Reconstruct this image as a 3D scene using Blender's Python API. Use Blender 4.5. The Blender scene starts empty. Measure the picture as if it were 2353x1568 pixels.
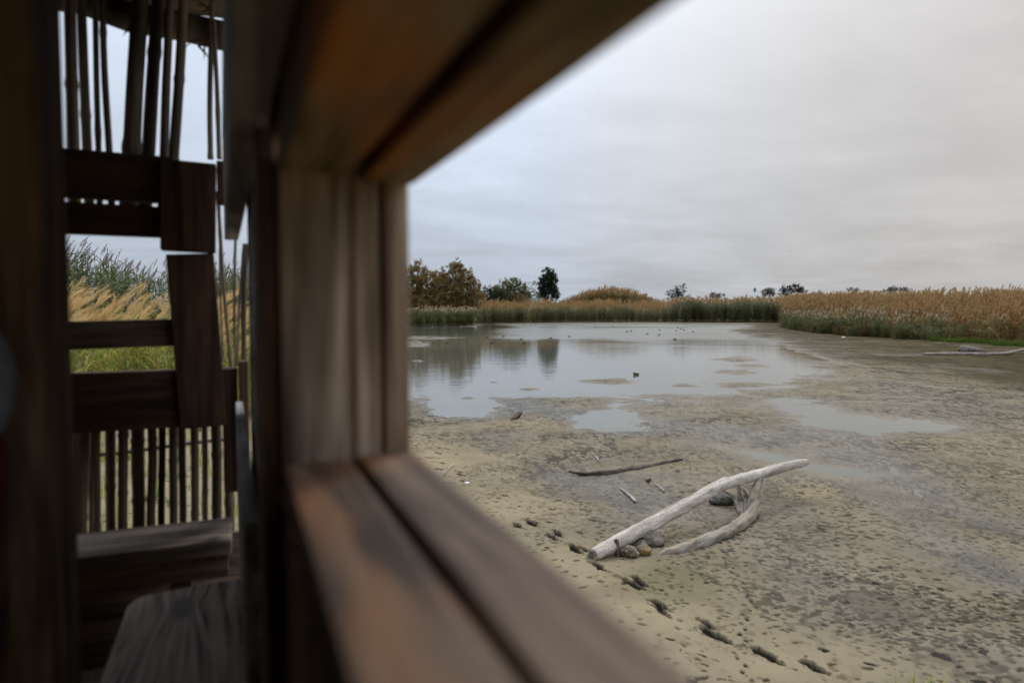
import bpy, bmesh, math, random
import numpy as np
from mathutils import Vector, Matrix, Euler, noise as mnoise

# ------------------------------------------------------------------ camera, sky, sun
scene = bpy.context.scene
COL = scene.collection
EZ = 2.5                                  # eye height above the pond level
YAW, PITCH = math.radians(22.0), math.radians(2.92)
FOC = 1568.0                              # focal length in units of a 2352-wide picture

cam_d = bpy.data.cameras.new("camera")
cam_d.lens, cam_d.sensor_width = 24.0, 36.0
cam_d.clip_start, cam_d.clip_end = 0.01, 6000.0
cam_d.dof.use_dof = True
cam_d.dof.focus_distance = 12.0
cam_d.dof.aperture_fstop = 1.9
cam_d.dof.aperture_blades = 9
cam = bpy.data.objects.new("camera", cam_d)
cam.location = (0, 0, EZ)
cam.rotation_euler = (math.pi / 2 - PITCH, 0, -YAW)
COL.objects.link(cam)
scene.camera = cam

SUN_AZ, SUN_EL = math.radians(44.0), math.radians(46.0)
SDIR = Vector((math.sin(SUN_AZ) * math.cos(SUN_EL), math.cos(SUN_AZ) * math.cos(SUN_EL), math.sin(SUN_EL)))
sun_d = bpy.data.lights.new("sun", "SUN")
sun_d.energy, sun_d.angle, sun_d.color = 1.3, math.radians(14), (1.0, 0.94, 0.85)
sun = bpy.data.objects.new("sun", sun_d)
sun.rotation_euler = (-SDIR).to_track_quat('-Z', 'Y').to_euler()
sun.location = (30, 30, 60)
COL.objects.link(sun)

scene.view_settings.view_transform = 'Standard'
scene.view_settings.look = 'None'
scene.view_settings.exposure = 0.0
scene.view_settings.gamma = 1.0
scene.view_settings.use_curve_mapping = False
scene.cycles.use_denoising = True
scene.cycles.max_bounces = 10
scene.cycles.diffuse_bounces = 5
scene.cycles.sample_clamp_indirect = 8.0
scene.cycles.caustics_reflective = False
scene.cycles.caustics_refractive = False


def node(nt, kind, **kw):
    n = nt.nodes.new(kind)
    for k, v in kw.items():
        if k == 'I':
            for a, b in v.items():
                s = n.inputs[a]
                if hasattr(b, 'is_linked') or isinstance(b, bpy.types.NodeSocket):
                    nt.links.new(b, s)
                else:
                    s.default_value = b
        else:
            setattr(n, k, v)
    return n


def math_n(nt, op, a, b=None, clamp=False):
    n = nt.nodes.new('ShaderNodeMath'); n.operation = op; n.use_clamp = clamp
    for i, v in enumerate((a, b)):
        if v is None: continue
        if isinstance(v, bpy.types.NodeSocket): nt.links.new(v, n.inputs[i])
        else: n.inputs[i].default_value = v
    return n.outputs[0]


def mix_c(nt, fac, a, b, mode='MIX'):
    n = nt.nodes.new('ShaderNodeMix'); n.data_type = 'RGBA'; n.blend_type = mode
    for idx, v in ((0, fac), (6, a), (7, b)):
        if isinstance(v, bpy.types.NodeSocket): nt.links.new(v, n.inputs[idx])
        elif idx == 0: n.inputs[0].default_value = v
        else: n.inputs[idx].default_value = (*v, 1.0) if len(v) == 3 else v
    return n.outputs[2]


def ramp(nt, fac, stops):
    n = nt.nodes.new('ShaderNodeValToRGB')
    el = n.color_ramp.elements
    while len(el) < len(stops): el.new(0.5)
    for e, (p, c) in zip(el, stops):
        e.position = p
        e.color = (*c, 1.0) if not isinstance(c, (int, float)) else (c, c, c, 1.0)
    nt.links.new(fac, n.inputs[0])
    return n.outputs[0]


world = bpy.data.worlds.new("World")
scene.world = world
world.use_nodes = True
wt = world.node_tree
wt.nodes.clear()
w_out = wt.nodes.new('ShaderNodeOutputWorld')
tc = wt.nodes.new('ShaderNodeTexCoord')
sky = node(wt, 'ShaderNodeTexSky', sky_type='NISHITA')
sky.sun_disc = False
sky.sun_elevation, sky.sun_rotation = SUN_EL, SUN_AZ
sky.dust_density, sky.ozone_density, sky.air_density = 3.0, 2.0, 1.0
bg_sky = node(wt, 'ShaderNodeBackground', I={'Color': sky.outputs[0], 'Strength': 0.10})
# thin overcast: layered cloud drawn on a high flat deck, brighter round the hidden sun and overhead
sep = node(wt, 'ShaderNodeSeparateXYZ', I={0: tc.outputs['Generated']})
el = math_n(wt, 'MAXIMUM', sep.outputs[2], 0.0)
den = math_n(wt, 'ADD', el, 0.14)
cmb = node(wt, 'ShaderNodeCombineXYZ', I={0: math_n(wt, 'DIVIDE', sep.outputs[0], den), 1: math_n(wt, 'DIVIDE', sep.outputs[1], den), 2: 0.0})
mapc = node(wt, 'ShaderNodeMapping', I={'Vector': cmb.outputs[0], 'Rotation': (0, 0, 0.5), 'Scale': (0.85, 1.05, 1)})
n1 = node(wt, 'ShaderNodeTexNoise', I={'Vector': mapc.outputs[0], 'Scale': 1.0, 'Detail': 6.0, 'Roughness': 0.48, 'Distortion': 0.6})
n2 = node(wt, 'ShaderNodeTexNoise', I={'Vector': mapc.outputs[0], 'Scale': 3.6, 'Detail': 6.0, 'Roughness': 0.6})
cl = math_n(wt, 'ADD', math_n(wt, 'MULTIPLY', n1.outputs[0], 0.7), math_n(wt, 'MULTIPLY', n2.outputs[0], 0.3))
clr = ramp(wt, cl, [(0.36, 0.0), (0.66, 1.0)])
dot = node(wt, 'ShaderNodeVectorMath', operation='DOT_PRODUCT', I={0: tc.outputs['Generated'], 1: tuple(SDIR)})
glow = math_n(wt, 'POWER', math_n(wt, 'MAXIMUM', dot.outputs['Value'], 0.0), 7.0)
dotw = node(wt, 'ShaderNodeVectorMath', operation='DOT_PRODUCT', I={0: tc.outputs['Generated'], 1: (0.856, 0.455, 0.243)})
warm = ramp(wt, dotw.outputs['Value'], [(0.79, 0.0), (1.0, 1.0)])
tint = mix_c(wt, warm, (0.545, 0.612, 0.715), (0.610, 0.590, 0.575))
lum = math_n(wt, 'ADD', math_n(wt, 'ADD', 0.665, math_n(wt, 'MULTIPLY', clr, 0.24)),
             math_n(wt, 'ADD', math_n(wt, 'MULTIPLY', glow, 0.55), math_n(wt, 'ADD', math_n(wt, 'MULTIPLY', math_n(wt, 'POWER', el, 1.5), 0.5), math_n(wt, 'MULTIPLY', math_n(wt, 'SUBTRACT', 1.0, warm, True), math_n(wt, 'MULTIPLY', el, 1.5)))))
cloud_c = node(wt, 'ShaderNodeVectorMath', operation='SCALE', I={0: tint, 'Scale': lum})
bg_cl = node(wt, 'ShaderNodeBackground', I={'Color': cloud_c.outputs[0], 'Strength': 1.0})
mx = node(wt, 'ShaderNodeMixShader', I={0: math_n(wt, 'ADD', math_n(wt, 'MULTIPLY', clr, 0.06), 0.92), 1: bg_sky.outputs[0], 2: bg_cl.outputs[0]})
wt.links.new(mx.outputs[0], w_out.inputs[0])

# ------------------------------------------------------------------ geometry of the view (only used to measure the place)
F = Vector((math.sin(YAW) * math.cos(PITCH), math.cos(YAW) * math.cos(PITCH), -math.sin(PITCH)))
Rr = Vector((math.cos(YAW), -math.sin(YAW), 0))
U = Rr.cross(F)
EYE = Vector((0, 0, EZ))


def ray(px, py): return F + Rr * ((px - 1176) / FOC) - U * ((py - 784) / FOC)
def ground(px, py, z=0.0):
    d = ray(px, py); return EYE + d * ((z - EZ) / d.z)
def at_depth(px, py, dep): return EYE + ray(px, py) * dep
def at_y(px, py, Y):
    d = ray(px, py); return EYE + d * (Y / d.y)
def gdepth(py): return FOC * EZ / (py - 704.0)


def hsh(ix, iy, seed):
    h = (ix.astype(np.int64) * 374761393 + iy.astype(np.int64) * 668265263 + seed * 2246822519) & 0xFFFFFFFF
    h = ((h ^ (h >> 13)) * 1274126177) & 0xFFFFFFFF
    h = ((h ^ (h >> 16)) * 2654435761) & 0xFFFFFFFF
    return ((h ^ (h >> 15)) & 0xFFFFFF).astype(np.float64) / 0xFFFFFF


def vnoise(x, y, seed=0):
    ix, iy = np.floor(x), np.floor(y)
    fx, fy = x - ix, y - iy
    fx, fy = fx * fx * (3 - 2 * fx), fy * fy * (3 - 2 * fy)
    a, b = hsh(ix, iy, seed), hsh(ix + 1, iy, seed)
    c, d = hsh(ix, iy + 1, seed), hsh(ix + 1, iy + 1, seed)
    return (a * (1 - fx) + b * fx) * (1 - fy) + (c * (1 - fx) + d * fx) * fy


def fbm(x, y, oct=4, seed=0):
    s, a, t = 0, 1.0, 0
    for i in range(oct):
        s = s + a * vnoise(x * 2 ** i + 17.3 * i, y * 2 ** i - 9.1 * i, seed + i); t += a; a *= 0.5
    return s / t


def sstep(a, b, x):
    t = np.clip((x - a) / (b - a), 0, 1); return t * t * (3 - 2 * t)


# ------------------------------------------------------------------ object helpers
def link(o, parent=None):
    COL.objects.link(o)
    if parent: o.parent = parent
    return o


def tag(o, label=None, cat=None, group=None, kind=None):
    if label: o['label'] = label
    if cat: o['category'] = cat
    if group: o['group'] = group
    if kind: o['kind'] = kind
    return o


def empty(name, loc, label, cat, group=None, rz=0.0):
    o = bpy.data.objects.new(name, None)
    o.empty_display_size = 0.1
    o.location = loc; o.rotation_euler = (0, 0, rz)
    link(o); tag(o, label, cat, group)
    return o


def mesh_obj(name, verts, faces, mats, parent=None, smooth=False, fmat=None, cols=None):
    me = bpy.data.meshes.new(name)
    me.from_pydata([tuple(v) for v in verts], [], [tuple(f) for f in faces])
    for m in (mats if isinstance(mats, (list, tuple)) else [mats]): me.materials.append(m)
    if fmat is not None: me.polygons.foreach_set('material_index', fmat)
    if smooth: me.polygons.foreach_set('use_smooth', [True] * len(me.polygons))
    if cols is not None:
        ca = me.color_attributes.new('tint', 'FLOAT_COLOR', 'POINT')
        ca.data.foreach_set('color', np.asarray(cols, dtype=np.float32).ravel())
    me.update()
    return link(bpy.data.objects.new(name, me), parent)


def box_data(x0, x1, y0, y1, z0, z1, bev=0.004, rnd=None, amp=0.0, seg=1):
    bm = bmesh.new()
    bmesh.ops.create_cube(bm, size=1.0)
    for v in bm.verts:
        v.co = Vector(((x0 + x1) / 2 + v.co.x * (x1 - x0), (y0 + y1) / 2 + v.co.y * (y1 - y0), (z0 + z1) / 2 + v.co.z * (z1 - z0)))
    if bev > 0: bmesh.ops.bevel(bm, geom=bm.edges[:], offset=bev, segments=2, affect='EDGES', profile=0.6)
    if rnd is not None:
        for v in bm.verts: v.co += Vector((rnd.uniform(-amp, amp), rnd.uniform(-amp, amp), rnd.uniform(-amp, amp)))
    return bm


def plank(name, box, mat, parent, bev=0.004, rot=None, pivot=None):
    bm = box_data(*box, bev=bev)
    if rot is not None:
        bmesh.ops.rotate(bm, verts=bm.verts, cent=Vector(pivot), matrix=Euler(rot).to_matrix())
    me = bpy.data.meshes.new(name); bm.to_mesh(me); bm.free()
    me.materials.append(mat)
    return link(bpy.data.objects.new(name, me), parent)


def tube(pts, rad, seg=10, rough=0.0, seed=0, jag=0.0, freq=6.0, hollow=0.0, bump=None):
    """a tapering limb through pts with radii rad; jag gives broken ends"""
    rnd = random.Random(seed)
    pts = [Vector(p) for p in pts]
    V, Fc = [], []
    n = len(pts)
    up = Vector((0.13, 0.21, 1.0)).normalized()
    t0 = (pts[1] - pts[0]).normalized()
    a = t0.cross(up)
    if a.length < 0.05: a = t0.cross(Vector((1, 0, 0)))
    a.normalize()
    for i, p in enumerate(pts):
        t = (pts[min(i + 1, n - 1)] - pts[max(i - 1, 0)]).normalized()
        a = (a - t * a.dot(t)).normalized(); b = t.cross(a)
        for k in range(seg):
            an = 2 * math.pi * k / seg
            d = a * math.cos(an) + b * math.sin(an)
            r = rad[i]
            if rough: r *= 1 + rough * (mnoise.noise(Vector((d.x, d.y, d.z)) * 1.6 + p * freq + Vector((seed * 3.1, 0, 0))) )
            if bump: r *= 1 + bump(i / (n - 1), an)
            q = p + d * r
            if jag and i in (0, n - 1):
                q += t * (jag * rnd.uniform(-0.2, 1.0) * (-1 if i == 0 else 1))
            V.append(q)
    for i in range(n - 1):
        for k in range(seg):
            k2 = (k + 1) % seg
            Fc.append((i * seg + k, i * seg + k2, (i + 1) * seg + k2, (i + 1) * seg + k))
    for e, i in ((0, 0), (1, n - 1)):
        t = (pts[1] - pts[0]).normalized() if e == 0 else (pts[-1] - pts[-2]).normalized()
        c = pts[i] + t * (hollow if e == 0 else -hollow)
        V.append(c); ci = len(V) - 1
        for k in range(seg):
            k2 = (k + 1) % seg
            Fc.append((i * seg + k2, i * seg + k, ci) if e == 0 else (i * seg + k, i * seg + k2, ci))
    return V, Fc


def spline(ctrl, m):
    """Catmull-Rom through control points (any dimension)"""
    P = [np.array(c, float) for c in ctrl]
    P = [2 * P[0] - P[1]] + P + [2 * P[-1] - P[-2]]
    out = []
    for i in range(1, len(P) - 2):
        for k in range(m):
            t = k / m
            out.append(0.5 * (2 * P[i] + (P[i + 1] - P[i - 1]) * t + (2 * P[i - 1] - 5 * P[i] + 4 * P[i + 1] - P[i + 2]) * t * t
                              + (3 * P[i] - P[i - 1] - 3 * P[i + 1] + P[i + 2]) * t ** 3))
    out.append(P[-2])
    return out


# ------------------------------------------------------------------ materials
def new_mat(name):
    m = bpy.data.materials.new(name); m.use_nodes = True
    nt = m.node_tree
    return m, nt, nt.nodes['Principled BSDF']


def wood_mat(name, c_dark, c_mid, c_light, axis=1, scale=1.0, stain=None, stain_amt=0.0, rough=0.8, bump=0.35, fleck=0.0):
    m, nt, b = new_mat(name)
    t = nt.nodes.new('ShaderNodeTexCoord')
    sc = [26 * scale] * 3; sc[axis] = 2.2 * scale
    mp = node(nt, 'ShaderNodeMapping', I={'Vector': t.outputs['Object'], 'Scale': sc})
    g1 = node(nt, 'ShaderNodeTexNoise', I={'Vector': mp.outputs[0], 'Scale': 1.0, 'Detail': 6.0, 'Roughness': 0.62, 'Distortion': 1.1})
    sc2 = [120 * scale] * 3; sc2[axis] = 5 * scale
    mp2 = node(nt, 'ShaderNodeMapping', I={'Vector': t.outputs['Object'], 'Scale': sc2})
    g2 = node(nt, 'ShaderNodeTexNoise', I={'Vector': mp2.outputs[0], 'Scale': 1.0, 'Detail': 3.0})
    big = node(nt, 'ShaderNodeTexNoise', I={'Vector': t.outputs['Object'], 'Scale': 5.0 * scale, 'Detail': 3.0})
    sc0 = [13 * scale] * 3; sc0[axis] = 1.3 * scale
    mp0 = node(nt, 'ShaderNodeMapping', I={'Vector': t.outputs['Object'], 'Scale': sc0})
    g0 = node(nt, 'ShaderNodeTexNoise', I={'Vector': mp0.outputs[0], 'Scale': 1.0, 'Detail': 3.0, 'Distortion': 0.8})
    f = math_n(nt, 'ADD', math_n(nt, 'MULTIPLY', g1.outputs[0], 0.38), math_n(nt, 'ADD', math_n(nt, 'MULTIPLY', g2.outputs[0], 0.16), math_n(nt, 'ADD', math_n(nt, 'MULTIPLY', big.outputs[0], 0.15), math_n(nt, 'MULTIPLY', g0.outputs[0], 0.46))))
    if fleck: c = ramp(nt, f, [(0.42, c_dark), (0.56, c_mid), (0.72, c_light)])
    else: c = ramp(nt, f, [(0.45, tuple(k * 0.6 for k in c_dark)), (0.555, c_mid), (0.67, tuple(min(0.9, k * 1.3) for k in c_light))])
    if stain:
        sp = [7.0] * 3; sp[axis] = 2.2
        mp3 = node(nt, 'ShaderNodeMapping', I={'Vector': t.outputs['Object'], 'Scale': sp})
        s = node(nt, 'ShaderNodeTexNoise', I={'Vector': mp3.outputs[0], 'Scale': 1.3, 'Detail': 2.0})
        c = mix_c(nt, math_n(nt, 'MULTIPLY', ramp(nt, s.outputs[0], [(0.5, 0.0), (0.66, 1.0)]), stain_amt), c, stain)
    if fleck:
        sf = [60 * scale] * 3; sf[axis] = 22 * scale
        mpf = node(nt, 'ShaderNodeMapping', I={'Vector': t.outputs['Object'], 'Scale': sf})
        fl = node(nt, 'ShaderNodeTexNoise', I={'Vector': mpf.outputs[0], 'Scale': 1.0, 'Detail': 4.0, 'Roughness': 0.7})
        c = mix_c(nt, math_n(nt, 'MULTIPLY', ramp(nt, fl.outputs[0], [(0.50, 0.0), (0.62, 1.0)]), fleck), c, (0.10, 0.09, 0.08))
    nt.links.new(c, b.inputs['Base Color'])
    b.inputs['Roughness'].default_value = rough
    b.inputs['Specular IOR Level'].default_value = 0.3
    bp = node(nt, 'ShaderNodeBump', I={'Height': f, 'Strength': bump, 'Distance': 0.004})
    nt.links.new(bp.outputs[0], b.inputs['Normal'])
    return m


STAIN = (0.36, 0.13, 0.025)
W_Y = wood_mat('weathered_plank_long', (0.078, 0.052, 0.036), (0.192, 0.138, 0.095), (0.312, 0.242, 0.180), 1, stain=STAIN, stain_amt=0.35)
W_Z = wood_mat('weathered_plank_upright', (0.104, 0.070, 0.046), (0.265, 0.185, 0.124), (0.434, 0.327, 0.233), 2, stain=(0.26, 0.13, 0.05), stain_amt=0.18)
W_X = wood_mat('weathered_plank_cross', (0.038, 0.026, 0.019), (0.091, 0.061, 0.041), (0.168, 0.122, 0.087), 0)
W_RAIL = wood_mat('pale_rail', (0.158, 0.144, 0.133), (0.331, 0.310, 0.289), (0.475, 0.454, 0.429), 1)
W_POST = wood_mat('post_wood', (0.065, 0.039, 0.021), (0.163, 0.099, 0.052), (0.273, 0.174, 0.099), 2)
W_HEAD = wood_mat('header_plank', (0.06, 0.04, 0.02), (0.16, 0.10, 0.045), (0.26, 0.19, 0.10), 1, stain=(0.45, 0.15, 0.015), stain_amt=0.85)
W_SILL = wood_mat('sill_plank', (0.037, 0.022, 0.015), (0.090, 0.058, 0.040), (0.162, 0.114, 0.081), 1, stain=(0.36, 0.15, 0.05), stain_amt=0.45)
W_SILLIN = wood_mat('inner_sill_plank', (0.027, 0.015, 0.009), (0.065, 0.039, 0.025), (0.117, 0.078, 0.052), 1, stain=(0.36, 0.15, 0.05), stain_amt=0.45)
W_GREY = wood_mat('grey_plank', (0.080, 0.076, 0.074), (0.192, 0.184, 0.180), (0.336, 0.336, 0.344), 1)
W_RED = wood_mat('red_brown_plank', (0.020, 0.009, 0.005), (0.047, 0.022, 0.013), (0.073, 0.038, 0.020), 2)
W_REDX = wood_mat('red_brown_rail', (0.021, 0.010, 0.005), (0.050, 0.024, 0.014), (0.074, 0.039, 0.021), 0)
W_SEAT = wood_mat('bench_plank', (0.086, 0.061, 0.040), (0.173, 0.127, 0.086), (0.278, 0.212, 0.155), 1, scale=0.7)
W_SEATX = wood_mat('bench_cross_plank', (0.060, 0.045, 0.032), (0.127, 0.099, 0.075), (0.206, 0.168, 0.133), 0)
M_CANE = wood_mat('cane_skin', (0.045, 0.034, 0.024), (0.12, 0.09, 0.06), (0.22, 0.17, 0.12), 2, scale=0.6, rough=0.6)
M_NODE = wood_mat('cane_node', (0.02, 0.015, 0.01), (0.05, 0.038, 0.026), (0.1, 0.08, 0.06), 2)
W_BLEACH = wood_mat('bleached_driftwood', (0.249, 0.202, 0.152), (0.430, 0.361, 0.292), (0.636, 0.563, 0.480), 0, scale=1.3, fleck=0.42, bump=1.0)
W_DRIFT = wood_mat('grey_driftwood', (0.088, 0.073, 0.054), (0.240, 0.204, 0.155), (0.400, 0.354, 0.288), 0, scale=1.5, stain=(0.36, 0.22, 0.11), stain_amt=0.4, fleck=0.4, bump=0.8)
W_DARK = wood_mat('wet_dark_wood', (0.018, 0.012, 0.008), (0.06, 0.042, 0.03), (0.15, 0.12, 0.095), 0, scale=1.5, stain=(0.16, 0.07, 0.025), stain_amt=0.5, bump=0.7)
W_PALE = wood_mat('pale_stick', (0.2, 0.18, 0.16), (0.36, 0.33, 0.30), (0.55, 0.52, 0.48), 0, scale=2.0, fleck=0.2)
W_BARK = wood_mat('bark', (0.03, 0.022, 0.016), (0.07, 0.055, 0.042), (0.12, 0.10, 0.08), 2, scale=0.3)


def plain_mat(name, col, rough=0.8, var=0.25, scale=8.0, spec=0.3, bump=0.0, trans=0.0):
    m, nt, b = new_mat(name)
    t = nt.nodes.new('ShaderNodeTexCoord')
    n = node(nt, 'ShaderNodeTexNoise', I={'Vector': t.outputs['Object'], 'Scale': scale, 'Detail': 5.0, 'Roughness': 0.6})
    c = mix_c(nt, ramp(nt, n.outputs[0], [(0.35, 0.0), (0.65, 1.0)]), tuple(x * (1 - var) for x in col), tuple(min(1, x * (1 + var)) for x in col))
    nt.links.new(c, b.inputs['Base Color'])
    b.inputs['Roughness'].default_value = rough
    b.inputs['Specular IOR Level'].default_value = spec
    if bump:
        bp = node(nt, 'ShaderNodeBump', I={'Height': n.outputs[0], 'Strength': bump, 'Distance': 0.02})
        nt.links.new(bp.outputs[0], b.inputs['Normal'])
    return m


def leaf_mat(name, cols, trans=0.35, rough=0.6, tint=False):
    """foliage: colour varies from plant to plant, light comes through the leaf"""
    m, nt, b = new_mat(name)
    out = nt.nodes['Material Output']
    if tint:
        a = node(nt, 'ShaderNodeVertexColor', layer_name='tint')
        c = a.outputs[0]
    else:
        oi = nt.nodes.new('ShaderNodeObjectInfo')
        g = nt.nodes.new('ShaderNodeNewGeometry')
        r = math_n(nt, 'FRACT', math_n(nt, 'ADD', oi.outputs['Random'], math_n(nt, 'MULTIPLY', g.outputs['Random Per Island'], 0.55)))
        c = ramp(nt, r, [(i / max(1, len(cols) - 1), k) for i, k in enumerate(cols)])
    nt.links.new(c, b.inputs['Base Color'])
    b.inputs['Roughness'].default_value = rough
    b.inputs['Specular IOR Level'].default_value = 0.2
    tr = node(nt, 'ShaderNodeBsdfTranslucent', I={'Color': c})
    mxs = node(nt, 'ShaderNodeMixShader', I={0: trans, 1: b.outputs[0], 2: tr.outputs[0]})
    nt.links.new(mxs.outputs[0], out.inputs['Surface'])
    return m


L_GREEN = leaf_mat('reed_leaf_green', [(0.057, 0.083, 0.022), (0.097, 0.128, 0.034), (0.138, 0.147, 0.039), (0.081, 0.109, 0.039)])
L_DEEP = leaf_mat('reed_leaf_deep_green', [(0.036, 0.054, 0.018), (0.058, 0.078, 0.026), (0.079, 0.084, 0.031), (0.050, 0.060, 0.023)])
L_LIME = leaf_mat('reed_leaf_lime', [(0.156, 0.239, 0.036), (0.312, 0.342, 0.060), (0.468, 0.410, 0.072), (0.195, 0.290, 0.060)])
L_RUST = leaf_mat('reed_leaf_rust', [(0.175, 0.064, 0.009), (0.246, 0.095, 0.013), (0.287, 0.129, 0.028), (0.134, 0.064, 0.013)])
L_OLIVE = leaf_mat('reed_leaf_olive', [(0.129, 0.108, 0.027), (0.207, 0.156, 0.041), (0.155, 0.132, 0.036), (0.259, 0.179, 0.054)])
L_STRAW = leaf_mat('straw', [(0.459, 0.312, 0.132), (0.567, 0.403, 0.180), (0.365, 0.247, 0.108), (0.486, 0.364, 0.192)])
L_STEM = leaf_mat('reed_stem', [(0.179, 0.130, 0.049), (0.269, 0.187, 0.070), (0.134, 0.114, 0.035)], trans=0.1)
L_PLUME = leaf_mat('reed_plume_buff', [(0.403, 0.247, 0.101), (0.479, 0.313, 0.140), (0.347, 0.205, 0.081), (0.527, 0.370, 0.183)], trans=0.3)
L_PALE = leaf_mat('reed_plume_pale', [(0.490, 0.378, 0.251), (0.566, 0.458, 0.319), (0.434, 0.326, 0.205)], trans=0.3)
L_GOLD = leaf_mat('reed_plume_gold', [(0.650, 0.425, 0.172), (0.754, 0.525, 0.253), (0.572, 0.375, 0.161), (0.780, 0.587, 0.322)], trans=0.45)
L_BROWN = leaf_mat('reed_plume_brown', [(0.144, 0.102, 0.061), (0.216, 0.156, 0.094), (0.120, 0.090, 0.055)], trans=0.3)
L_GRASS = leaf_mat('short_grass', [(0.062, 0.114, 0.010), (0.086, 0.135, 0.012), (0.111, 0.125, 0.020), (0.074, 0.104, 0.016)])
L_TREE = leaf_mat('tree_foliage', None, trans=0.4, tint=True)

# ------------------------------------------------------------------ mud flat: one finely modelled sheet, plus the land out to the horizon
ang = np.concatenate([np.radians(np.arange(-16, 8, 0.22)), np.radians(np.arange(8, 61.5, 0.088)), np.radians(np.arange(62, 96, 2.0))])
rr = [2.2]
while rr[-1] < 9.5: rr.append(rr[-1] + 0.0125)
while rr[-1] < 170: rr.append(rr[-1] * 1.0042)
rr = np.array(rr)
NA, NR = len(ang), len(rr)
A2, R2 = np.meshgrid(ang, rr)
X, Y = (R2 * np.sin(A2)).ravel(), (R2 * np.cos(A2)).ravel()
# view coordinates of each ground point, only to lay the pools out where they lie
dep = X * F.x + Y * F.y + EZ * math.sin(PITCH)
dep_s = np.maximum(dep, 0.5)
PU = 1176 + FOC * (X * Rr.x + Y * Rr.y) / dep_s
PV = 784 - FOC * ((X * U.x + Y * U.y - EZ * U.z) / dep_s)


def poly_sd(poly, u, v, sy=2.5):
    """signed distance (negative inside), v stretched by sy"""
    P = np.array(poly, float)
    n = len(P)
    best = np.full(u.shape, 1e9); inside = np.zeros(u.shape, bool)
    for i in range(n):
        ax, ay = P[i]; bx, by = P[(i + 1) % n]
        ex, ey = bx - ax, (by - ay) * sy
        wx, wy = u - ax, (v - ay) * sy
        t = np.clip((wx * ex + wy * ey) / (ex * ex + ey * ey + 1e-9), 0, 1)
        best = np.minimum(best, np.hypot(wx - ex * t, wy - ey * t))
        c = ((ay > v) != (by > v)) & (u < (bx - ax) * (v - ay) / (by - ay + 1e-12) + ax)
        inside ^= c
    return np.where(inside, -best, best)


def line_d(poly, u, v, sy=2.5):
    best = np.full(u.shape, 1e9)
    for (ax, ay), (bx, by) in zip(poly[:-1], poly[1:]):
        ex, ey = bx - ax, (by - ay) * sy
        wx, wy = u - ax, (v - ay) * sy
        t = np.clip((wx * ex + wy * ey) / (ex * ex + ey * ey), 0, 1)
        best = np.minimum(best, np.hypot(wx - ex * t, wy - ey * t))
    return best


POND = [(600, 752), (940, 751), (1090, 749), (1150, 744), (1300, 742.5), (1560, 742.5), (1700, 745), (1728, 750), (1655, 757), (1690, 766), (1720, 776),
        (1790, 788), (1812, 800), (1862, 816), (1892, 828), (1850, 834), (1868, 845), (1890, 858), (1800, 852), (1822, 866), (1768, 878),
        (1800, 890), (1720, 900), (1650, 906), (1560, 905), (1500, 908), (1420, 915), (1300, 916), (1210, 908), (1150, 912), (1080, 904), (1000, 906), (600, 905)]
POOLS = [[(1000, 922), (1040, 912), (1100, 912), (1150, 924), (1120, 944), (1040, 950), (1005, 942)],
         [(1316, 955), (1350, 949), (1420, 950), (1462, 966), (1410, 974), (1345, 970)],
         [(1700, 905), (1810, 922), (1950, 952), (2100, 972), (2198, 990), (2050, 994), (1930, 986), (1868, 960), (1790, 932)],
         [(1640, 1022), (1750, 1038), (1900, 1058), (2034, 1090), (2000, 1107), (1880, 1100), (1800, 1078), (1720, 1050)],
         [(1318, 1099), (1350, 1096), (1376, 1093), (1345, 1102)]]
ISLES = [(1400, 876, 50, 6), (1218, 894, 28, 4), (1565, 886, 42, 7), (1690, 825, 55, 7), (1742, 842, 45, 6), (1690, 862, 75, 10), (1720, 884, 90, 7),
         (965, 776, 62, 4), (950, 791, 40, 8), (958, 828, 25, 3), (1130, 877, 26, 4), (1075, 914, 25, 5)]
sxw0 = X * Rr.x + Y * Rr.y; syw0 = X * F.x + Y * F.y
wob = (fbm(X * 0.55, Y * 0.55, 5, 3) - 0.5)
wob2 = (fbm(X * 2.1, Y * 2.1, 4, 8) - 0.5)
mpp = dep_s / FOC
sd = poly_sd(POND, PU, PV) * mpp
for p in POOLS:
    sd = np.minimum(sd, poly_sd(p, PU, PV, 3.5) * mpp)
sd = sd + wob * 1.1 + wob2 * 0.35
for cx, cy, rx, ry in ISLES:
    q = np.hypot((PU - cx) / rx, (PV - cy) / ry)
    sd = np.maximum(sd, (1.0 - q) * 0.55 + wob * 0.9 + wob2 * 0.7)
H = np.where(sd > 0, 0.05 * (1 - np.exp(-sd / 1.6)), np.maximum(sd * 0.07, -0.14))
H = H + np.where(sd > 0, 1, 0.35) * (fbm(X * 0.5, Y * 0.5, 3, 21) - 0.5) * 0.03 + (fbm(X * 3.2, Y * 3.2, 3, 5) - 0.5) * 0.012
# the near shore rises to the hide, the right bank to the reeds
bank_l = sstep(0, 90, 1180 + (PV - 1010) * 1.05 - PU - 60) * sstep(960, 1080, PV)
H += 0.05 * bank_l
H += 0.06 * sstep(0, 260, PU - (1760 + np.maximum(0, PV - 760) * 6.0)) * sstep(960, 820, PV)

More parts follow.
